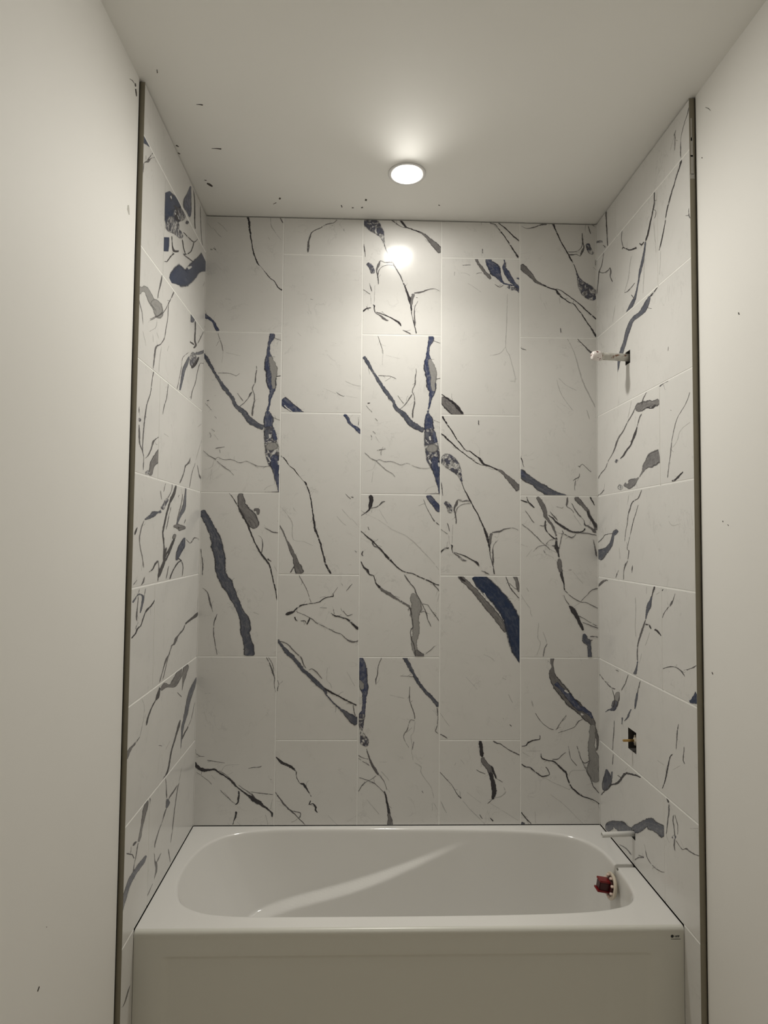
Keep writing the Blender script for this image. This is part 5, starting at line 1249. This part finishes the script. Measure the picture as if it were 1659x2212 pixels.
def groove(x, y, z):
    if x > 1.38 and z > 0.50:
        e = abs(y + 0.289) / 0.0068
        k = max(0.0, 1 - e ** 4) if e < 1 else 0.0
        fade = 1.0 if z > 0.55 else sm(0.50, 0.55, z)
        return 0.0055 * k * fade
    return 0.0
vs = []; fs = []
rings = []
def norm_at(i):
    a, b = ring0[i - 1], ring0[(i + 1) % NR]; dx, dy = b[0] - a[0], b[1] - a[1]; l = math.hypot(dx, dy)
    return (-dy / l, dx / l)       # which side is outward is fixed below
s0 = norm_at(0); 
sgn = 1 if (ring0[0][0] + s0[0] * .01 - .75) ** 2 + (ring0[0][1] + s0[1] * .01 + .29) ** 2 > (ring0[0][0] - .75) ** 2 + (ring0[0][1] + .29) ** 2 else -1
NRM = [(sgn * norm_at(i)[0], sgn * norm_at(i)[1]) for i in range(NR)]
# rim plane
for t in (1.0, 0.85, 0.6, 0.35, 0.15, 0.05):
    rings.append([(lambda a, b, q: (b[0] + (a[0] - b[0]) * q, b[1] + (a[1] - b[1]) * q, RIM))(ringO[i], (ring0[i][0] + NRM[i][0] * .007, ring0[i][1] + NRM[i][1] * .007), t) for i in range(NR)])
for a_ in (0, 15, 30, 45, 60, 75):  # rolled lip
    a_ = math.radians(a_)
    r_ = 0.009
    rings.append([(ring0[i][0] + NRM[i][0] * (.007 - r_ * math.sin(a_)), ring0[i][1] + NRM[i][1] * (.007 - r_ * math.sin(a_)), RIM - r_ * (1 - math.cos(a_))) for i in range(NR)])
DEP = 0.40; FC = (0.86, -0.285)
NZ = 96
for k in range(1, NZ + 1):
    t = k / NZ
    a_ = t * math.pi / 2
    # side wall, then bottom radius
    zf = 0.0075 + (DEP - 0.0075) * min(1.0, t * 1.18) if t < 0.72 else None
    rw = []
    for i in range(NR):
        x, y = ring0[i]; x -= NRM[i][0] * .0022; y -= NRM[i][1] * .0022
        left = sm(0.9, 0.05, x)                       # backrest leans back at the left end
        fx, fy = 0.60 + left * 0 , 0
        tx = 0.88 + (x - 0.75) * (0.53 / 0.697); ty = -0.283 + (y + 0.283) * 0.70
        if t < 0.8:
            q = t / 0.8; s = 0.52 * q + 0.10 * q * q; d = q * 0.86
        else:
            q = (t - 0.8) / 0.2; s = 0.62 + 0.38 * q; d = 0.86 + 0.14 * math.sin(q * math.pi / 2)
        z = RIM - 0.0075 - (DEP - 0.0075) * d
        px_, py_ = x + (tx - x) * s, y + (ty - y) * s
        # long sloping shelf along the far wall, dying out to the right
        if y > -0.29:
            zl = 0.318 + 0.205 * (px_ - 0.24) / 0.735 - 0.024 * math.sin(max(0.0, min(1.0, (px_ - .24) / .735)) * math.pi)
            wd = 0.044 * sm(1.03, 0.55, px_) * sm(-0.30, -0.20, y)
            py_ -= wd * sm(zl + 0.009, zl - 0.009, z)
        rw.append((px_, py_, z))
    rings.append(rw)
for r_ in rings:
    for p in r_: vs.append((p[0], p[1], p[2] - groove(*p)))
for k in range(len(rings) - 1):
    for i in range(NR):
        j = (i + 1) % NR; fs.append((k * NR + i, k * NR + j, (k + 1) * NR + j, (k + 1) * NR + i))
fs.append(tuple((len(rings) - 1) * NR + i for i in range(NR)))
o = link_mesh('basin', vs, fs, M_TUB, smooth=True)
bm = bmesh.new(); bm.from_mesh(o.data); bmesh.ops.recalc_face_normals(bm, faces=bm.faces)
if bm.faces[len(bm.faces) - 1].normal.z < 0: bmesh.ops.reverse_faces(bm, faces=bm.faces)
bm.to_mesh(o.data); bm.free(); keep(o, tub)
# apron with rolled top edge and a shallow recessed panel
xs = [SL * .6 + .0008, 0.02, 0.05] + [0.082, 0.088, 0.094, 0.100, 0.106] + [0.106 + (1.400 - 0.106) * i / 12 for i in range(1, 12)] + [1.400, 1.406, 1.412, 1.418, 1.424, 1.46, 1.49, XR + SR * .6 - .0008]
prof = [(-0.590, RIM)]
for a_ in range(1, 7):
    a_ = a_ * 15; prof.append((-0.590 - 0.011 * math.sin(math.radians(a_)), RIM - 0.011 * (1 - math.cos(math.radians(a_)))))
prof += [(-0.601, RIM - 0.016), (-0.5998, RIM - 0.020), (-0.5995, RIM - 0.030)] + [(-0.5995, z) for z in (0.520, 0.506, 0.502, 0.498, 0.494, 0.490, 0.47, 0.40, 0.30, 0.20, 0.10, 0.0)]
vs = []; fs = []
for y, z in prof:
    for x in xs:
        r_ = sm(0.504, 0.494, z) * sm(0.082, 0.106, x) * sm(1.424, 1.400, x) * 0.0075
        vs.append((x, y + r_, z))
nx = len(xs)
for k in range(len(prof) - 1):
    for i in range(nx - 1): fs.append((k * nx + i, (k + 1) * nx + i, (k + 1) * nx + i + 1, k * nx + i + 1))
ap = link_mesh('apron', vs, fs, M_APRON_SHADED, smooth=True); keep(ap, tub)
# tiny maker's mark printed on the apron (illegible in the photograph)
bm = bmesh.new(); yy = -0.5999
bmesh.ops.create_circle(bm, cap_ends=True, radius=0.0042, segments=20, matrix=Matrix.Translation((1.4735, yy, 0.5465)) @ Matrix.Rotation(math.pi / 2, 4, 'X'))
for x, w_ in ((1.480, .0016), (1.4825, .0016), (1.485, .0018), (1.4878, .0016), (1.4904, .0018)):
    h = random.uniform(.0045, .006)
    v_ = [bm.verts.new(p) for p in ((x, yy, .5435), (x + w_, yy, .5435), (x + w_ + .0012, yy, .5435 + h), (x + .0012, yy, .5435 + h))]; bm.faces.new(v_)
for i in range(9):
    x = 1.4705 + i * .0029
    v_ = [bm.verts.new(p) for p in ((x, yy, .5378), (x + .0021, yy, .5378), (x + .0021, yy, .5396), (x, yy, .5396))]; bm.faces.new(v_)
o = link_bm('printed_mark', bm, M_INK); o.parent = ap; o['label'] = 'tiny black printed mark in the top right corner of the apron'
# overflow flange with red test plug
OC = Vector((1.4235, -0.298, 0.515)); OA = Vector((-1, 0.0, 0.16)).normalized()
fl = lathe([(-0.006, 0.037), (0.000, 0.0405), (0.003, 0.0405), (0.0045, 0.039), (0.0045, 0.032), (0.0025, 0.030), (0.0025, 0.0)], 48, OC, OA, M_IVORY, 'overflow_flange', tub)
fl['label'] = 'round ivory overflow flange on the right end wall of the basin'
e1 = OA.cross(Vector((0, 1, 0))).normalized(); e2 = OA.cross(e1).normalized()
def sub(o, parent):
    o.parent = parent; return o
for i in range(8):
    a_ = 2 * math.pi * (i + .5) / 8
    o = lathe([(0.003, 0.0042), (0.010, 0.0042), (0.0125, 0.003), (0.0135, 0.0)], 14, OC + (e1 * math.cos(a_) + e2 * math.sin(a_)) * 0.0300, OA, M_POST, 'lug')
    o.parent = fl
o = lathe([(0.003, 0.0260), (0.008, 0.0250), (0.010, 0.020), (0.010, 0.0)], 32, OC, OA, M_REDD, 'plug_disc'); o.parent = fl
def obox(bm, c, hx, h1, h2, hollow=0):
    """box along the axis from c: length hx, half sizes h1 (along e1), h2 (along e2)"""
    P_ = [c + OA * l * hx + e1 * s1 * h1 + e2 * s2 * h2 for l in (0, 1) for s1 in (-1, 1) for s2 in (-1, 1)]
    v_ = [bm.verts.new(p) for p in P_]
    for f in ((0, 1, 3, 2), (4, 6, 7, 5), (0, 4, 5, 1), (2, 3, 7, 6), (0, 2, 6, 4), (1, 5, 7, 3)): bm.faces.new([v_[i] for i in f])
bm = bmesh.new()
obox(bm, OC + OA * 0.009 + e1 * 0.0150, 0.038, 0.0030, 0.016)
obox(bm, OC + OA * 0.009 - e1 * 0.0150, 0.034, 0.0030, 0.016)
bmesh.ops.recalc_face_normals(bm, faces=bm.faces)
bmesh.ops.bevel(bm, geom=bm.edges[:], offset=0.001, segments=2, affect='EDGES')
o = link_bm('test_plug', bm, M_RED); o.parent = fl; o['label'] = 'dark red plastic test plug knob'
bm = bmesh.new(); obox(bm, OC + OA * 0.009, 0.033, 0.0125, 0.0135); bmesh.ops.recalc_face_normals(bm, faces=bm.faces)
bmesh.ops.bevel(bm, geom=bm.edges[:], offset=0.002, segments=2, affect='EDGES')
o = link_bm('plug_core', bm, M_REDD); o.parent = fl
# grey blob, coloured as the shade in the slot where rim channel meets basin
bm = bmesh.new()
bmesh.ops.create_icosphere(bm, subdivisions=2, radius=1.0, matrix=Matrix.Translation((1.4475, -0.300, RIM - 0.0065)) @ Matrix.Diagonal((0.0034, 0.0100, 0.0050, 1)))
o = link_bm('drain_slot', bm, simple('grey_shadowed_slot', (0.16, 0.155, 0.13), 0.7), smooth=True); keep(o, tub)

# ------------------------------------------------------------------ pipes on the right wall
def WX(u, z): return Vector(W('R', u, z))
base = WX(0.2740, 2.2510)
pipe = empty('shower_pipe', base)
tag(pipe, 'capped white pipe stub stained with rust, sticking out high on the right tiled wall', 'pipe')
lathe([(-0.06, 0.0128), (0.098, 0.0128), (0.100, 0.0120)], 28, base, (-1, -0.02, 0.035), M_RUST, 'pipe_body', pipe)
lathe([(0.094, 0.0150), (0.097, 0.0165), (0.112, 0.0165), (0.121, 0.0145), (0.125, 0.0100), (0.126, 0.0)], 28, base, (-1, -0.02, 0.035), M_CAP, 'pipe_cap', pipe,
      jit=lambda k, a: 0.05 * math.sin(3 * a + k) + 0.03 * math.sin(7 * a + 2 * k))
lathe([(0.088, 0.0138), (0.090, 0.0146), (0.0935, 0.0146), (0.095, 0.0138)], 28, base, (-1, -0.02, 0.035), M_RUST, 'collar', pipe)
base = WX(0.2840, 0.9730)
val = empty('valve_stem', base)
tag(val, 'brass shower valve stem poking out of a square cut-out low on the right tiled wall', 'valve')
lathe([(-0.014, 0.0042), (0.0, 0.0044), (0.030, 0.0040), (0.0315, 0.0034)], 18, base, (-1, 0, -0.01), M_BRASS, 'stem', val)
lathe([(-0.020, 0.0125), (-0.012, 0.0130), (-0.008, 0.0120), (-0.005, 0.0080), (-0.004, 0.005)], 6, base, (-1, 0, 0), M_NUT, 'packing_nut', val, smooth=False)
bm = bmesh.new()
add_box(bm, tuple(base + Vector((0.006, -0.004, -0.016))), tuple(base + Vector((0.012, 0.004, 0.018))))
bmesh.ops.bevel(bm, geom=bm.edges[:], offset=0.0018, segments=2, affect='EDGES')
o = link_bm('crossbar', bm, M_NUT); keep(o, val)
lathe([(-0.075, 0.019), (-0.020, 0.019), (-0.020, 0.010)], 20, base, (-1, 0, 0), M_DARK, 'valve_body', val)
base = WX(0.2850, 0.6740)
sp = empty('spout_pipe', base)
tag(sp, 'slim plain white pipe stub just above the tub rim on the right tiled wall', 'pipe')
lathe([(-0.05, 0.0085), (0.103, 0.0085), (0.105, 0.0078), (0.105, 0.0062), (0.085, 0.0060)], 24, base, (-1, -0.01, -0.035), M_WPIPE, 'pipe_body', sp)
